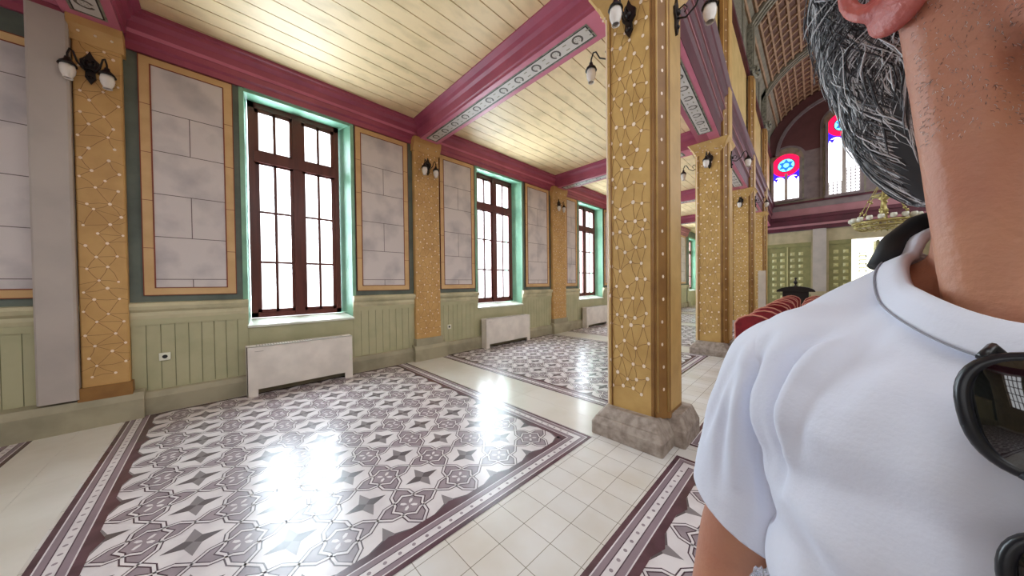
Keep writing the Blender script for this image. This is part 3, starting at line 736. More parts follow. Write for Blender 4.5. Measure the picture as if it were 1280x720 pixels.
# ------------------------------------------------------------------ sconces
def sconce_parts(t, arms, L=.22):
    """local: +x away from the wall"""
    p = MB(); p.extrude([(0, -.17), (.035, -.11), (.03, -.04), (.06, .0), (.065, .06), (.03, .10), (.015, .13), (0, .17), (-.015, .13), (-.03, .10), (-.065, .06), (-.06, 0), (-.03, -.04), (-.035, -.11)], 0, .02, 'iron', 'x')
    p.ball((.02, 0, .03), .03, 'iron', 10); p.ball((.02, 0, -.1), .02, 'iron', 8); p.build('backplate', t)
    for a in arms:
        dx, dy = cos(a) * L, sin(a) * L
        ar = MB(); pts = [(.02, 0, -.02), (.02 + dx * .3, dy * .3, -.05), (.02 + dx * .65, dy * .65, .0), (.02 + dx * .85, dy * .85, .09), (.02 + dx, dy, .10), (.02 + dx * 1.12, dy * 1.12, .04), (.02 + dx * 1.13, dy * 1.13, -.02)]
        ar.tube(pts, .008, 'iron', 6); ar.tube([(.02, 0, .05), (.02 + dx * .25, dy * .25, .07), (.02 + dx * .35, dy * .35, .03), (.02 + dx * .25, dy * .25, .0)], .006, 'iron', 6)
        arm = ar.build('arm', t)
        c = (.02 + dx * 1.13, dy * 1.13, -.02)
        hd = MB(); hd.lathe([(0, .03), (.018, .025), (.022, 0), (.05, -.03), (.062, -.06), (.05, -.055), (0, -.03)], c, 'iron', 16); hd.build('holder', t)
        sh = MB(); sh.lathe([(.02, -.03), (.045, -.055), (.052, -.10), (.045, -.14), (.03, -.175), (.034, -.19), (.03, -.188), (.026, -.172), (.04, -.14), (.046, -.1), (.038, -.06)], c, 'shade', 18); sh.build('lamp_shade', t)
SC = []
names2 = ['leftmost gold pilaster', 'pilaster between the first two windows', 'pilaster between the second and third windows', 'fourth wall pilaster']
for k in range(4):
    t = thing('wall_sconce', 'black iron twin-shade sconce on the ' + names2[k], 'wall lamp', (WX + .10, [-.9, 2.97, 7.2, 11.6][k], 3.75)); sconce_parts(t, (.95, -.95), .13)
for k in (2, 3, 4):
    nm = {2: 'foreground pillar', 3: 'second golden pillar', 4: 'third golden pillar'}[k]
    cx, cy = PX[k], YP[k]
    for (ox, oy, rz, sd) in ((-.0, -.235, -pi / 2, 'front'), (-.265, .0, pi, 'window-side'), (.30, .05, 0, 'nave-side')):
        if k == 4 and sd == 'window-side': continue
        t = thing('wall_sconce', 'black iron sconce with one white shade on the %s face of the %s' % (sd, nm), 'wall lamp', (cx + ox, cy + oy, 3.86), rz); sconce_parts(t, (.0,))

# ------------------------------------------------------------------ chandelier
t = thing('chandelier', 'large brass ring chandelier with cup lamps hanging high in the nave', 'chandelier', (1.08, 11, 2.78))
c = MB(); c.tube([(0, 0, 1.0), (0, 0, 7.5)], .012, 'iron', 6); c.build('rod', t)
c = MB(); c.lathe([(.02, .0), (.07, .02), (.04, .08), (.03, .2), (.08, .26), (.05, .32), (.035, .5), (.09, .55), (.05, .62), (.03, .75), (.06, .85), (.03, .92), (.14, 1.0), (.15, 1.03), (0, 1.05)], (0, 0, 0), 'brass', 18); c.build('stem', t)
c = MB()
for rr, zz, th in ((.62, 0.0, .03), (.60, -.10, .015), (.30, -.13, .015)): c.tube([(rr * .76 * cos(2 * pi * i / 36), rr * .76 * sin(2 * pi * i / 36), zz) for i in range(36)], th, 'brass', 6, closed=True)
for i in range(12):
    a = 2 * pi * i / 12; c.tube([(0, 0, .05), (.3 * cos(a), .3 * sin(a), -.02), (.47 * cos(a), .47 * sin(a), 0)], .01, 'brass', 5)
    for j in range(2):
        a2 = a + j * .26; c.tube([(.47 * cos(a2), .47 * sin(a2), 0), (.455 * cos(a2), .455 * sin(a2), -.1), (.35 * cos(a2), .35 * sin(a2), -.17), (.23 * cos(a2), .23 * sin(a2), -.13)], .009, 'brass', 5)
c.build('ring', t)
c = MB(); c.tube([(.17 * cos(2 * pi * i / 24), .17 * sin(2 * pi * i / 24), .62) for i in range(24)], .02, 'brass', 6, closed=True); c.build('upper_ring', t)
for i in range(6):
    a = 2 * pi * i / 6 + .3; c = MB(); c.tube([(.46 * cos(a), .46 * sin(a), .02), (.2 * cos(a), .2 * sin(a), .62), (.04 * cos(a), .04 * sin(a), .98)], .009, 'brass', 5)
    c.ball((.36 * cos(a), .36 * sin(a), .25), .03, 'brass', 8); c.ball((.24 * cos(a), .24 * sin(a), .5), .03, 'brass', 8); c.build('chain', t)
for i in range(18):
    a = 2 * pi * i / 18; c = MB(); c.lathe([(.01, 0), (.05, .02), (.055, .06), (.045, .10), (.035, .10), (.03, .02)], (.50 * cos(a), .50 * sin(a), .03), 'glassy_lamp', 10); c.build('lamp_cup', t)

# ------------------------------------------------------------------ chairs
def make_chair():
    t = thing('banquet_chair', '', 'chair')
    b = MB(); P = [(-.20, .50), (.20, .50), (.21, .84), (.17, .90), (.09, .945), (0, .96), (-.09, .945), (-.17, .90), (-.21, .84)]
    b.extrude([(x_, z_) for x_, z_ in P], -.235, -.20, 'burgundy', 'y'); b.build('backrest', t, bevel=.01)
    fr = MB(); fr.tube([(-.20, -.215, .44), (-.205, -.22, .5), (-.215, -.22, .84), (-.175, -.22, .91), (-.09, -.22, .957), (0, -.22, .972), (.09, -.22, .957), (.175, -.22, .91), (.215, -.22, .84), (.205, -.22, .5), (.20, -.215, .44)], .012, 'chair_gold', 8); fr.build('back_frame', t)
    s = MB(); s.rprism(-.21, .21, -.2, .22, .43, .49, .03, 'burgundy'); s.build('seat', t, bevel=.012)
    for sx in (-1, 1):
        for sy in (-1, 1):
            l = MB(); l.tube([(sx * .19, sy * .19, .43), (sx * .20, sy * .21, 0)], .011, 'chair_gold', 6); l.build('leg', t)
    return t
ch0 = make_chair(); first = True
ordn = ['first', 'second', 'third', 'fourth', 'fifth', 'sixth', 'seventh', 'eighth', 'ninth', 'tenth']
for i in range(10):
    for j, xx in enumerate((-.62, -.04, .54, 1.12)):
        yy4 = 5.6 + i * .88
        c = ch0 if first else copy_tree(ch0); first = False
        c.location = (xx + (i % 2) * .03, yy4, 0); c.rotation_euler = (0, 0, R.uniform(-.05, .05))
        c['label'] = 'red banquet chair, %s row from the front, %s seat from the pillars' % (ordn[i], ordn[j]); c['group'] = 'red banquet chairs in the nave'
bd = MB(); bd.box(-.10, .10, -.012, .012, .06, 1.80, 'board'); bd.rprism(-.16, .16, -.12, .12, 0, .06, .01, 'grey_case')
o = tag(bd.build('display_board', loc=(-1.29, 13, 0)), 'tall narrow white display board standing by the far golden pillars', 'board'); o.rotation_euler = (0, 0, .1)
ld = thing('reading_desk', 'dark wooden reading desk with curved top behind the red chairs', 'desk', (-.55, 15.2, 0))
c = MB(); c.box(-.35, .35, -.22, .22, 0, 1.05, 'iron'); c.build('body', ld, bevel=.01)
c = MB(); c.extrude([(.52 * cos(pi * i / 12), 1.05 + .2 * sin(pi * i / 12)) for i in range(13)], -.26, .26, 'iron', 'y'); c.build('curved_top', ld)
c = MB(); c.lathe([(.05, 0), (.06, .02), (.02, .06), (.05, .12), (.07, .16), (.03, .2), (.02, .26), (.045, .3), (0, .34)], (0, 0, 1.24), 'iron', 12); c.build('finial', ld)
# ------------------------------------------------------------------ person (stands with his back to the nave, facing the camera)
PD = Vector((0.2677, 0.9635, 0)); PLOC = PD * 0.44; PRZ = radians(-15.53)
M['skin'] = mat('skin', (190, 134, 106), 0.5, (172, 108, 90), 9, 0.12, 160, sss=.12, lo=.35, hi=.7)
M['shirt'] = mat('tshirt_white', (224, 228, 243), 0.85, (219, 224, 241), 6, 0.05, 300)
M['trouser'] = mat('trouser_navy', (44, 50, 66), 0.8); M['shoe'] = mat('shoe_dark', (40, 36, 36), 0.5)
M['hair_d'] = mat('hair_dark', (46, 46, 50), 0.45); M['hair_m'] = mat('hair_grey', (118, 120, 124), 0.4); M['hair_l'] = mat('hair_silver', (226, 228, 232), 0.35)
M['eye'] = mat('eye_white', (236, 232, 226), 0.2); M['iris'] = mat('eye_iris', (60, 40, 28), 0.2); M['lip'] = mat('lip', (168, 92, 84), 0.5)
M['ear_skin'] = mat('ear_skin', (188, 100, 90), 0.45, (170, 80, 76), 30, 0.2, 200, sss=.2)
M['seam'] = mat('seam_grey', (150, 152, 164), 0.8)
M['band'] = mat('band_black', (20, 19, 22), 0.6)

def cap_geo(bm, p, q, r1, r2, n=20):
    p = Vector(p); q = Vector(q); ax = q - p; L = ax.length; ax = ax.normalized() if L > 1e-6 else Vector((0, 0, 1))
    a = Vector((0, 0, 1)) if abs(ax.z) < .9 else Vector((1, 0, 0)); u = ax.cross(a).normalized(); w_ = ax.cross(u)
    prof = []; h = 8
    for i in range(h + 1): t = pi / 2 * i / h; prof.append((r1 * sin(t), -r1 * cos(t)))
    for i in range(h + 1): t = pi / 2 * i / h; prof.append((r2 * cos(t), L + r2 * sin(t)))
    rings = []
    for k, (r, hh) in enumerate(prof):
        if r < 1e-6: rings.append([bm.verts.new(p + ax * hh)])
        else: rings.append([bm.verts.new(p + ax * hh + (u * cos(2 * pi * i / n) + w_ * sin(2 * pi * i / n)) * r) for i in range(n)])
    for A, Bq in zip(rings[:-1], rings[1:]):
        for i in range(n):
            j = (i + 1) % n
            if len(A) == 1: bm.faces.new((A[0], Bq[j], Bq[i])) if len(Bq) > 1 else None
            elif len(Bq) == 1: bm.faces.new((A[i], A[j], Bq[0]))
            else: bm.faces.new((A[i], A[j], Bq[j], Bq[i]))
def ell_geo(bm, c, s, rot=None, n=28):
    mt = Matrix.Translation(Vector(c)) @ ((rot or Matrix.Identity(3)).to_4x4()) @ Matrix.Diagonal((s[0], s[1], s[2], 1))
    bmesh.ops.create_uvsphere(bm, u_segments=n, v_segments=n // 2, radius=1, matrix=mt)
def organic(items, voxel, smooth=6, fac=.5):
    bm = bmesh.new()
    for it in items:
        if it[0] == 'c': cap_geo(bm, *it[1:])
        else: ell_geo(bm, *it[1:])
    bmesh.ops.recalc_face_normals(bm, faces=bm.faces)
    me = bpy.data.meshes.new('tmp'); bm.to_mesh(me); bm.free()
    o = bpy.data.objects.new('tmp', me); COL.objects.link(o)
    r = o.modifiers.new('r', 'REMESH'); r.mode = 'VOXEL'; r.voxel_size = voxel
    s = o.modifiers.new('s', 'SMOOTH'); s.iterations = smooth; s.factor = fac
    dg = bpy.context.evaluated_depsgraph_get(); dg.update()
    me2 = bpy.data.meshes.new_from_object(o.evaluated_get(dg)); bpy.data.objects.remove(o)
    return me2
def put(me, name, mname, parent, smooth=True):
    me.materials.clear(); me.materials.append(M[mname]); me.name = name
    me.polygons.foreach_set('use_smooth', [smooth] * len(me.polygons))
    o = bpy.data.objects.new(name, me); COL.objects.link(o); o.parent = parent; return o

person = thing('person', 'person in a white t-shirt with grey wavy hair standing close at the right edge', 'person', (PLOC.x, PLOC.y, 0), PRZ)
HC = Vector((0, .015, 1.735)); HR = Matrix.Rotation(radians(47), 3, 'Z')      # head turned to his left
def hp(x_, y_, z_): return tuple(HC + HR @ Vector((x_, y_, z_)))                # head coords: face towards -y, right ear -x
it = []
C_ = lambda *a: it.append(('c',) + a)
def E_(c, s, rot=None): it.append(('e', c, s, rot))
# torso, legs
C_((-.06, 0, .93), (.06, 0, .93), .118, .118); C_((-.045, 0, 1.05), (.045, 0, 1.05), .100, .100); C_((-.045, -.005, 1.25), (.045, -.005, 1.25), .098, .098)
C_((-.12, .0, 1.365), (.12, 0, 1.365), .056, .056); C_((-.03, .045, 1.435), (-.12, .02, 1.375), .045, .045); C_((.03, .045, 1.435), (.12, .02, 1.375), .045, .045)
for s in (-1, 1):
    C_((s * .09, 0, .9), (s * .10, -.01, .5), .088, .056); C_((s * .10, -.01, .5), (s * .105, .02, .1), .055, .038); C_((s * .105, .03, .06), (s * .115, -.12, .035), .04, .03)
    C_((s * .142, 0, 1.350), (s * .203, .015, 1.10), .046, .044); C_((s * .205, .015, 1.10), (s * .225, -.05, .86), .042, .027)
    # hand: palm, four unequal fingers, thumb from the side of the palm
    w0 = Vector((s * .227, -.055, .84)); dn = Vector((s * .03, -.18, -1)).normalized(); fwd = Vector((0, -1, .18)).normalized()
    pal = w0 + dn * .055
    E_(tuple(pal), (.016, .041, .05)); C_(tuple(w0 + Vector((0, 0, .02))), tuple(pal), .024, .02)
    for k, L in enumerate((.072, .08, .075, .06)):
        b0 = w0 + dn * .09 + fwd * (.030 - .02 * k); b1 = b0 + (dn * .9 + Vector((-s * .35, 0, 0))).normalized() * L * .5; b2 = b1 + (dn * .6 + Vector((-s * .8, 0, 0))).normalized() * L * .28; b3 = b2 + (dn * .25 + Vector((-s * 1, 0, 0))).normalized() * L * .22
        C_(tuple(b0), tuple(b1), .0092, .0085, 10); C_(tuple(b1), tuple(b2), .0085, .008, 10); C_(tuple(b2), tuple(b3), .008, .007, 10)
    t0 = w0 + dn * .025 + fwd * .028; t1 = t0 + dn * .035 + fwd * .03; t2 = t1 + dn * .035 + fwd * .008 + Vector((-s * .008, 0, 0)); C_(tuple(t0), tuple(t1), .0125, .0105, 10); C_(tuple(t1), tuple(t2), .0105, .009, 10)
# neck with its muscles
C_((-.03, -.008, 1.372), (.03, -.008, 1.372), .060, .060)
C_((0, .03, 1.40), (.004, .02, 1.62), .060, .050); C_((-.02, -.03, 1.40), hp(-.062, .0, -.06), .020, .024); C_((.02, -.03, 1.40), hp(.062, .0, -.06), .020, .024); C_((0, -.025, 1.42), hp(0, -.03, -.115), .03, .03)
# head
E_(hp(0, .01, .02), (.076, .097, .105), HR); E_(hp(0, -.030, -.055), (.064, .066, .085), HR); E_(hp(0, -.055, -.03), (.055, .045, .065), HR)
C_(hp(-.052, .0, -.085), hp(-.020, -.075, -.132), .022, .02); C_(hp(.052, .0, -.085), hp(.020, -.075, -.132), .022, .02); C_(hp(-.016, -.082, -.132), hp(.016, -.082, -.132), .021, .021); E_(hp(0, -.04, -.11), (.045, .05, .03), HR)
C_(hp(-.05, -.052, -.02), hp(-.035, -.075, -.035), .024, .018); C_(hp(.05, -.052, -.02), hp(.035, -.075, -.035), .024, .018)
C_(hp(-.035, -.085, .024), hp(.035, -.085, .024), .013, .013); C_(hp(-.046, -.070, .012), hp(-.022, -.088, .013), .008, .008); C_(hp(.046, -.070, .012), hp(.022, -.088, .013), .008, .008); C_(hp(0, -.092, .01), hp(0, -.112, -.03), .009, .013); C_(hp(-.012, -.1, -.034), hp(.012, -.1, -.034), .01, .01)
C_(hp(-.018, -.090, -.074), hp(.018, -.090, -.074), .009, .009); C_(hp(-.016, -.090, -.088), hp(.016, -.090, -.088), .0095, .0095); E_(hp(0, -.075, -.08), (.03, .022, .04), HR)
body_me = organic(it, .005, 5)
body = put(body_me, 'body', 'skin', person)
# ears: rim, inner fold, bowl and a full lobe
for s in (-1, 1):
    it2 = []
    def e(a, b, c): return hp(s * (.079 + a), -.004 + b, -.034 + c)
    rim = []
    for i in range(15):
        t = radians(-118 + 262 * i / 14); rim.append(e(.012 + .010 * (1 - cos(t)) * .4, .004 - .001 + .0225 * cos(t - pi) * -1 * 1.0, .022 + .031 * sin(t)))
    pts = []
    for i in range(17):
        t = radians(-150 + 290 * i / 16)          # 0 = towards the back
        pts.append(e(.016 + .008 * cos(t), .010 + .025 * cos(t), .010 + .037 * sin(t)))
    for p, q in zip(pts[:-1], pts[1:]): it2.append(('c', p, q, .0062, .0062, 10))
    ah = [e(.012, .014 + .009 * cos(t), .008 + .025 * sin(t)) for t in [radians(-80 + 160 * i / 8) for i in range(9)]]
    for p, q in zip(ah[:-1], ah[1:]): it2.append(('c', p, q, .0046, .0046, 10))
    it2.append(('e', e(.002, .010, .010), (.009, .027, .036), HR)); it2.append(('e', e(.011, .004, -.032), (.0095, .025, .0195), HR)); it2.append(('c', e(.010, .010, -.028), e(.011, -.006, -.020), .009, .007, 10))
    it2.append(('c', e(.008, -.010, .002), e(.007, -.010, .010), .0055, .0055, 10)); it2.append(('c', e(.008, .004, -.010), e(.009, .012, -.004), .0045, .004, 10))
    put(organic(it2, .0022, 14), 'ear', 'ear_skin', person)
for s in (-1, 1):
    eb = MB(); c = Vector(hp(s * .032, -.080, .0)); eb.ball(c, .0118, 'eye', 16); d = HR @ Vector((0, -1, 0)); eb.ball(c + d * .0072, .0062, 'iris', 12); eb.build('eye', person)
# ---- t-shirt
it = []
C_((-.065, .0, .80), (.065, .0, .80), .145, .145); C_((-.065, .0, .93), (.065, .0, .93), .138, .138); C_((-.058, -.002, 1.0), (.058, -.002, 1.0), .124, .124); C_((-.050, -.008, 1.165), (.050, -.008, 1.165), .107, .107); C_((-.050, -.008, 1.08), (.050, -.008, 1.08), .110, .110); C_((-.050, -.008, 1.25), (.050, -.008, 1.25), .105, .105); C_((-.07, -.02, 1.32), (.07, -.02, 1.32), .09, .09)
C_((-.118, .0, 1.356), (.118, 0, 1.356), .069, .069); C_((-.03, .045, 1.442), (-.125, .02, 1.372), .051, .050); C_((.03, .045, 1.442), (.125, .02, 1.372), .051, .050); C_((-.03, -.008, 1.376), (.03, -.008, 1.376), .068, .068)
sh = organic(it, .0045, 18)
bm = bmesh.new(); bm.from_mesh(sh)
for s in (-1, 1):
    it = []; C_((s * .140, 0, 1.352), (s * .168, .008, 1.28), .061, .061); C_((s * .168, .008, 1.28), (s * .200, .016, 1.10), .062, .068)
    sl2 = organic(it, .0045, 12); b2 = bmesh.new(); b2.from_mesh(sl2); bmesh.ops.bisect_plane(b2, geom=b2.verts[:] + b2.edges[:] + b2.faces[:], plane_co=Vector((s * .190, .014, 1.160)), plane_no=Vector((s * .42, 0, -1)).normalized(), clear_outer=True); b2.to_mesh(sl2); b2.free(); bm.from_mesh(sl2)
def cutp(co, no):
    g_ = bm.verts[:] + bm.edges[:] + bm.faces[:]; return bmesh.ops.bisect_plane(bm, geom=g_, plane_co=co, plane_no=no)
NK = Vector((0, .02, 1.478)); NN = Vector((0, -1.0, 1)).normalized()
HEM = {}
for s in (-1, 1):
    HEM[s] = (Vector((s * .190, .014, 1.160)), Vector((s * .42, 0, -1)).normalized())
cutp(Vector((0, 0, .88)), Vector((0, 0, -1)))
dele = []
for f_ in bm.faces:
    c = f_.calc_center_median()
    if c.z > 1.37 and Vector((c.x, c.y - .02)).length < .0765 + .010 * max(0, min(1, -c.y / .06)) : dele.append(f_); continue
    if c.z < .88: dele.append(f_); continue
bmesh.ops.delete(bm, geom=list(set(dele)), context='FACES')
loose = [v_ for v_ in bm.verts if not v_.link_faces]; bmesh.ops.delete(bm, geom=loose, context='VERTS')
bm.normal_update()
# cloth folds: ridges and valleys along lines in space (right sleeve, armpit, chest)
FOLDS = [([(-.088, -.050, 1.418), (-.115, -.068, 1.391), (-.128, -.086, 1.337), (-.126, -.088, 1.30), (-.127, -.080, 1.257)], .008, -.0075),
         ([(-.080, -.060, 1.425), (-.104, -.080, 1.375), (-.118, -.095, 1.32), (-.120, -.095, 1.26)], .010, .006),
         ([(-.069, -.054, 1.417), (-.100, -.090, 1.355), (-.112, -.098, 1.30)], .009, -.0045),
         ([(-.145, -.055, 1.395), (-.155, -.056, 1.33), (-.152, -.053, 1.271), (-.146, -.045, 1.20)], .007, -.0055),
         ([(-.140, -.065, 1.38), (-.143, -.065, 1.31), (-.140, -.055, 1.25)], .008, .005),
         ([(-.165, -.055, 1.37), (-.175, -.052, 1.30), (-.178, -.050, 1.22)], .009, .0045), ([(-.172, -.055, 1.35), (-.192, -.048, 1.27), (-.195, -.046, 1.20)], .007, -.004),
         ([(-.178, -.054, 1.369), (-.205, -.040, 1.31), (-.220, -.030, 1.25)], .008, -.0035),
         ([(-.101, -.008, 1.446), (-.116, -.044, 1.423)], .008, -.004), ([(-.055, -.075, 1.405), (-.074, -.085, 1.385), (-.093, -.105, 1.34)], .010, -.003),
         ([(-.115, -.095, 1.235), (-.095, -.105, 1.20), (-.06, -.115, 1.16)], .012, -.004), ([(-.11, -.10, 1.26), (-.08, -.11, 1.235), (-.03, -.118, 1.20)], .014, .003),
         ([(-.02, -.10, 1.38), (-.035, -.11, 1.32), (-.02, -.118, 1.24)], .020, .003), ([(.088, -.050, 1.418), (.115, -.068, 1.391), (.128, -.086, 1.337), (.127, -.080, 1.257)], .008, -.0075),
         ([(.145, -.055, 1.395), (.155, -.056, 1.33), (.146, -.045, 1.20)], .008, -.005), ([(-.1, -.1, 1.08), (.0, -.12, 1.03), (.1, -.1, 1.05)], .02, .005), ([(.1, -.1, 1.2), (0, -.12, 1.1), (-.1, -.1, 1.0)], .018, -.004)]
from mathutils import noise
for v_ in bm.verts:
    p = v_.co; dsp = 0
    for pts, wd, am in FOLDS:
        n_ = len(pts) - 1; best = 9; bt = 0
        for q in range(n_):
            a = Vector(pts[q]); b = Vector(pts[q + 1]); ab = b - a; t = max(0, min(1, (p - a).dot(ab) / ab.length_squared)); dd = (p - (a + ab * t)).length
            if dd < best: best = dd; bt = (q + t) / n_
        best = max(0, best - .002)
        dsp += 1.7 * am * math.exp(-(best / (wd * .85)) ** 2) * (sin(pi * (0.12 + .76 * bt)))
    dsp += .0035 * noise.noise(p * 11) + .0016 * noise.noise(p * 26)
    v_.co = p + v_.normal * dsp
bm.to_mesh(sh); bm.free()
shirt = put(sh, 'tshirt', 'shirt', person)
so = shirt.modifiers.new('thick', 'SOLIDIFY'); so.thickness = .0025; so.offset = -1
# collar: flat ribbed band round the neck, following the neckline
def neck_pt(t, r, up_):
    x_, y_ = cos(t) * r * 1.02, sin(t) * r; z_ = NK.z + (y_ * 1.05 if y_ < 0 else y_ * .55)
    return Vector((x_, y_ + .02, z_)) + NN * up_
from mathutils.bvhtree import BVHTree
bs_ = bmesh.new(); bs_.from_mesh(shirt.data); sb = BVHTree.FromBMesh(bs_); n = 96; hh = []
for i in range(n):
    t = 2 * pi * i / n; h_ = None
    for rr_ in (.0815, .086, .092):
        o_ = neck_pt(t, rr_, .08); hit = sb.ray_cast(o_, -NN)
        if hit[0] is not None and hit[3] < .12: h_ = .08 - hit[3] + .0015; break
    hh.append(-.01 if h_ is None else h_)
for _ in range(4): hh = [(hh[i - 1] + hh[i] * 2 + hh[(i + 1) % n]) / 4 for i in range(n)]
secs = [(.0635, .011), (.0655, .0135), (.0720, .0090), (.0800, .0030), (.0825, .0005), (.080, -.003), (.0615, .005)]
cb = MB(); k = len(secs)
vv = [neck_pt(2 * pi * i / n, r + .008 * max(0, -sin(2 * pi * i / n)), u_ + max(-.03, min(hh[i], .03))) for i in range(n) for r, u_ in secs]
cb.mesh(vv, [(i * k + j, i * k + (j + 1) % k, ((i + 1) % n) * k + (j + 1) % k, ((i + 1) % n) * k + j) for i in range(n) for j in range(k)], 'shirt', True)
cb.build('collar', shirt); bs_.free()
st = MB(); st.tube([neck_pt(2 * pi * i / n, .0820 + .008 * max(0, -sin(2 * pi * i / n)), .0022 + max(-.03, min(hh[i], .03))) for i in range(n)], .0008, 'seam', 5, closed=True); st.build('collar_seam', shirt)
# sleeve hems: double folded band
for s in (-1, 1):
    pass
# trousers and shoes
it = []
C_((-.06, 0, .93), (.06, 0, .93), .126, .126)
for s in (-1, 1): C_((s * .09, 0, .88), (s * .10, -.01, .5), .09, .072); C_((s * .10, -.01, .5), (s * .105, .02, .12), .075, .062)
tr = organic(it, .009, 8); bm = bmesh.new(); bm.from_mesh(tr)
for co, no in ((Vector((0, 0, 1.0)), Vector((0, 0, 1))), (Vector((0, 0, .09)), Vector((0, 0, -1)))): bmesh.ops.bisect_plane(bm, geom=bm.verts[:] + bm.edges[:] + bm.faces[:], plane_co=co, plane_no=no, clear_outer=True)
bm.to_mesh(tr); bm.free(); put(tr, 'trousers', 'trouser', person)
for s in (-1, 1):
    it = []; C_((s * .105, .045, .05), (s * .118, -.13, .036), .048, .040); C_((s * .105, .03, .08), (s * .105, .03, .10), .048, .05); C_((s * .108, -.02, .05), (s * .11, -.06, .045), .05, .046)
    sm_ = organic(it, .007, 5); bm = bmesh.new(); bm.from_mesh(sm_)
    bmesh.ops.bisect_plane(bm, geom=bm.verts[:] + bm.edges[:] + bm.faces[:], plane_co=Vector((0, 0, .003)), plane_no=Vector((0, 0, -1)), clear_outer=True)
    ed = [e_ for e_ in bm.edges if e_.is_boundary]; bmesh.ops.holes_fill(bm, edges=ed); bm.to_mesh(sm_); bm.free(); put(sm_, 'shoe', 'shoe', person)
# ---- hair: grey wavy hair combed back behind the ear down to the nape
def hair_r(z):      # radius of the hair silhouette (head coords, z relative to HC)
    K = [(-.225, .012), (-.215, .045), (-.20, .060), (-.18, .074), (-.14, .096), (-.07, .122), (0, .136), (.05, .130), (.095, .104), (.125, .066), (.145, .01)]
    for (a, ra), (b, rb) in zip(K[:-1], K[1:]):
        if z <= b: return ra + (rb - ra) * max(0, (z - a) / (b - a))
    return .01
def hpt(th, z, k=1.0):   # th: 0 front, +90deg his right, 180 back
    r = hair_r(z) * k; a = .80 if z > -.1 else .80 + (-.1 - z) * 1.5
    x_ = -sin(th) * r * min(a, .95); y_ = -cos(th) * r + .012
    if z < -.08: y_ = y_ * (1 - (-.08 - z) * .5) + (-.08 - z) * .12
    return Vector((x_, y_, z))
def front_edge(z):       # azimuth where the hair begins
    if z > .085: return radians(20)
    if z > .045: return radians(48) + (0.085 - z) * 4
    if z > .0: return radians(74)
    return radians(100) + min(.40, (-z) * 2.0)
hb = MB(); NZ, NT = 34, 40; vv = []
for i in range(NZ + 1):
    z = -.222 + .362 * i / NZ; fe = front_edge(z)
    for j in range(NT + 1):
        th = fe + (2 * pi - 2 * fe) * j / NT; kk = .90 + .012 * sin(th * 9 + z * 30)
        if z < .08: kk *= 1 - .42 * math.exp(-(min(j, NT - j) / 2.6) ** 2)
        p = hpt(th, z, kk); vv.append(Vector(hp(*p)))
hb.mesh(vv, [(i * (NT + 1) + j, i * (NT + 1) + j + 1, (i + 1) * (NT + 1) + j + 1, (i + 1) * (NT + 1) + j) for i in range(NZ) for j in range(NT)], 'hair_d', True)
hair = hb.build('hair', person); hs = hair.modifiers.new('t', 'SOLIDIFY'); hs.thickness = .003; hs.offset = -1
rg = random.Random(11); lk = MB()
for i in range(9000):
    th0 = rg.uniform(radians(20), radians(340)); right = th0 < pi
    if i % 3: th0 = rg.uniform(radians(60), radians(215))
    if i % 5 < 2: th0 = front_edge(-.08) + rg.uniform(-.25, .5)
    z0 = (rg.uniform(-.19, -.12), th0)[0] if i % 10 == 0 else rg.uniform(-.13, .135) if i % 2 else rg.uniform(-.16, .03); fe = front_edge(z0)
    if th0 < fe or th0 > 2 * pi - fe: continue
    L = rg.uniform(.05, .13); n = 11; P = []; ph = rg.uniform(0, 6.3); am = rg.uniform(.01, .05); k0 = rg.uniform(.93, 1.0); lift = rg.uniform(0, .05) if rg.random() < .9 else rg.uniform(.04, .13)
    fl = noise.noise(Vector((th0 * 2.2, z0 * 9, 3.0))); dth = (.32 + .55 * fl + rg.uniform(-.07, .07)) * (1 if th0 < pi else -1); am = .035 + .03 * noise.noise(Vector((th0 * 3, z0 * 12, 8.0))); ph = 5 * noise.noise(Vector((th0 * 2.5, z0 * 14, 1.0))) + rg.uniform(-.25, .25)
    for q in range(n):
        u = q / (n - 1); z = z0 - L * u
        if z < -.225: z = -.225 + .015 * rg.random()
        th = th0 + dth * u * (.8 if z0 > -.02 else .4) + am * sin(ph + u * 7); fe = front_edge(z)
        th = max(fe + .02, min(2 * pi - fe - .02, th))
        e_ = min(th - fe, 2 * pi - fe - th); tk = 1 - (.42 * math.exp(-(e_ / (2.6 * (2 * pi - 2 * fe) / 40)) ** 2) if z < .08 else 0)
        P.append(Vector(hp(*hpt(th, z, (k0 + lift * u + .022 * sin(ph * 2 + u * 7)) * tk + .012))))
    r0 = rg.uniform(.00025, .00075); mname = rg.choices(('hair_d', 'hair_m', 'hair_l'), (4, 4, 4))[0]
    lk.tube(P, [r0 * .8] + [r0] * (n - 2) + [r0 * .2], mname, 4, caps=False)
lk.build('hair_strand', hair)['kind'] = 'stuff'
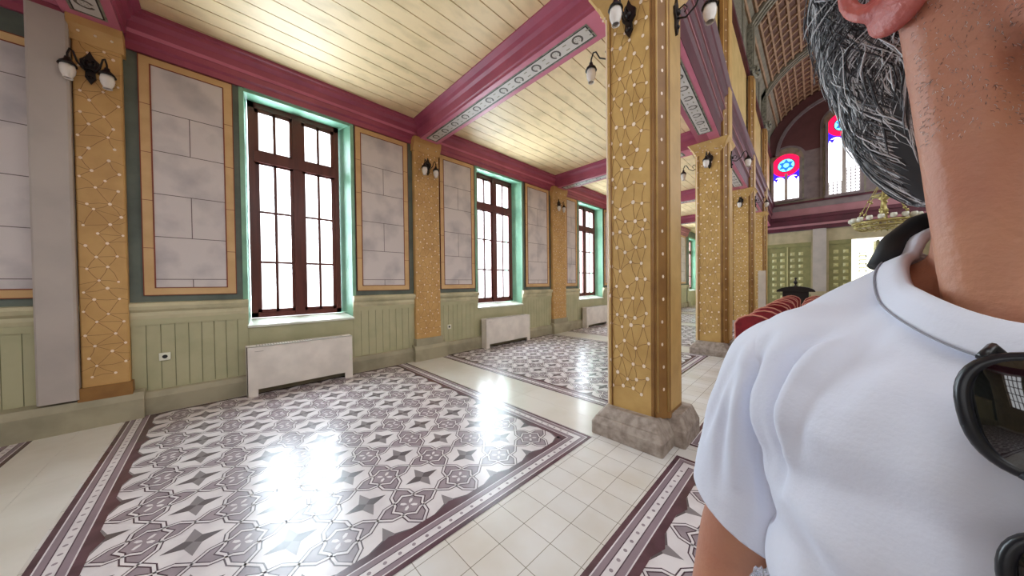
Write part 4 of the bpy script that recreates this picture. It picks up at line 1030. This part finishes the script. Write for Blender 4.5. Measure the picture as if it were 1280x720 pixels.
# stubble on cheek, jaw and upper neck of the visible side (and the other)
bd_ = MB(); bvh = None
from mathutils.bvhtree import BVHTree
bb_ = bmesh.new(); bb_.from_mesh(body_me); bvh = BVHTree.FromBMesh(bb_)
for i in range(2600):
    s = -1 if i % 4 else 1
    az = rg.uniform(5, 88); zz = rg.uniform(-.175, -.035)
    if zz > -.095 and az < 22: continue
    if az > 74 and zz > -.05 and False: continue
    d = HR @ Vector((s * sin(radians(az)), -cos(radians(az)), -.1)); o_ = HC + HR @ Vector((0, 0, zz))
    hit = bvh.ray_cast(o_ + d * .2, -d)
    if hit[0] is None: continue
    p, nn = hit[0], hit[1]; dr = (nn * .5 + Vector((rg.uniform(-.6, .6), rg.uniform(-.6, .6), -.9))).normalized(); L = rg.uniform(.0015, .0036)
    bd_.tube([p - nn * .0004, p + dr * L * .5 + nn * .0006, p + dr * L], [.00013, .00012, .00005], rg.choices(('hair_d', 'hair_m', 'hair_l'), (3, 3, 4))[0], 3, caps=False)
o = bd_.build('beard_stubble', person); o['kind'] = 'stuff'
bb_.free()
# black cord behind the neck
nb = MB(); nb.tube([(-.086, .040, 1.462), (-.079, .052, 1.488), (-.068, .072, 1.505), (-.035, .095, 1.52), (.035, .095, 1.52), (.068, .072, 1.505), (.08, .05, 1.488), (.086, .04, 1.462)], .010, 'band', 10); nb.build('neck_strap', person)

# ---- sunglasses hanging by one temple from the collar
M['lens'] = mat('lens_black', (10, 11, 14), 0.04, spec=.9, coat=.6); M['frame_blk'] = mat('glasses_frame', (18, 20, 28), 0.3)
sgl = thing('sunglasses', 'large black sunglasses hanging upright from the white shirt collar', 'sunglasses', (0, 0, 0))
def lens_ring(cz, k=1.0, n=40):
    out = []
    for i in range(n):
        t = 2 * pi * i / n; c, s = cos(t), sin(t); ex = 2.6
        out.append((math.copysign(abs(c) ** (2 / ex), c) * .0245 * k, math.copysign(abs(s) ** (2 / ex), s) * .0305 * k + cz))
    return out
for cz in (.036, -.052):
    fr = MB(); fr.tube([(x_, -.0035 * (1 - (x_ / .0245) ** 2) * 0 - .002 + .004 * ((z_ - cz) / .03) ** 2, z_) for x_, z_ in lens_ring(cz)], .0032, 'frame_blk', 10, closed=True); fr.build('rim', sgl)
    le = MB(); vv = [(0, -.005, cz)]; fs = []
    rr = [.25, .5, .75, 1.0]
    for kx in rr: vv += [(x_, -.005 + .0045 * kx * kx + .002 * ((z_ - cz) / .03) ** 2 * 0, z_) for x_, z_ in lens_ring(cz, kx)]
    for i in range(40): fs.append((0, 1 + (i + 1) % 40, 1 + i))
    for a in range(3):
        for i in range(40): fs.append((1 + a * 40 + i, 1 + a * 40 + (i + 1) % 40, 1 + (a + 1) * 40 + (i + 1) % 40, 1 + (a + 1) * 40 + i))
    le.mesh(vv, fs, 'lens', True); le.build('lens', sgl)
br = MB(); br.tube([(-.012, .0, .007), (.0, -.003, -.001), (.003, -.003, -.008), (.0, -.003, -.015), (-.008, 0, -.023)], .0028, 'frame_blk', 8); br.build('bridge', sgl)
tm = MB(); tm.tube([(-.015, .002, .066), (-.012, .012, .072), (-.006, .016, .06), (0, .014, .0), (.006, .014, -.05)], .0026, 'frame_blk', 8); tm.build('temple', sgl)
tm = MB(); tm.tube([(-.015, .002, -.066), (-.012, .010, -.07), (-.006, .012, -.06), (0, .011, -.0), (.004, .011, .04)], .0026, 'frame_blk', 8); tm.build('temple', sgl)
SGL = Vector((.006, -.134, 1.343))
sgl.location = Matrix.Translation(person.location) @ Matrix.Rotation(PRZ, 4, 'Z') @ SGL; sgl.rotation_euler = (radians(-6), radians(-9), PRZ)
# crumpled clear plastic bag hanging between arm and side
pb = bmesh.new(); bmesh.ops.create_icosphere(pb, subdivisions=4, radius=1)
for v_ in pb.verts:
    c = v_.co; k = 1 + .28 * noise.noise(c * 3.1) + .22 * abs(noise.noise(c * 7)); v_.co = Vector((c.x * .016 * k, c.y * .022 * k, c.z * .045 * k))
pm = bpy.data.meshes.new('plastic_bag'); pb.to_mesh(pm); pb.free()
M['plastic'] = mat('clear_plastic', (245, 245, 250), 0.08, spec=.8); M['plastic'].node_tree.nodes['Principled BSDF'].inputs['Transmission Weight'].default_value = .75
pm.materials.append(M['plastic']); po = bpy.data.objects.new('plastic_bag', pm); COL.objects.link(po)
tag(po, 'small crumpled clear plastic bag tucked between the arm and the white t-shirt', 'bag')
po.location = Matrix.Translation(person.location) @ Matrix.Rotation(PRZ, 4, 'Z') @ Vector((-.143, -.06, 1.10)); po.rotation_euler = (0, 0, PRZ)
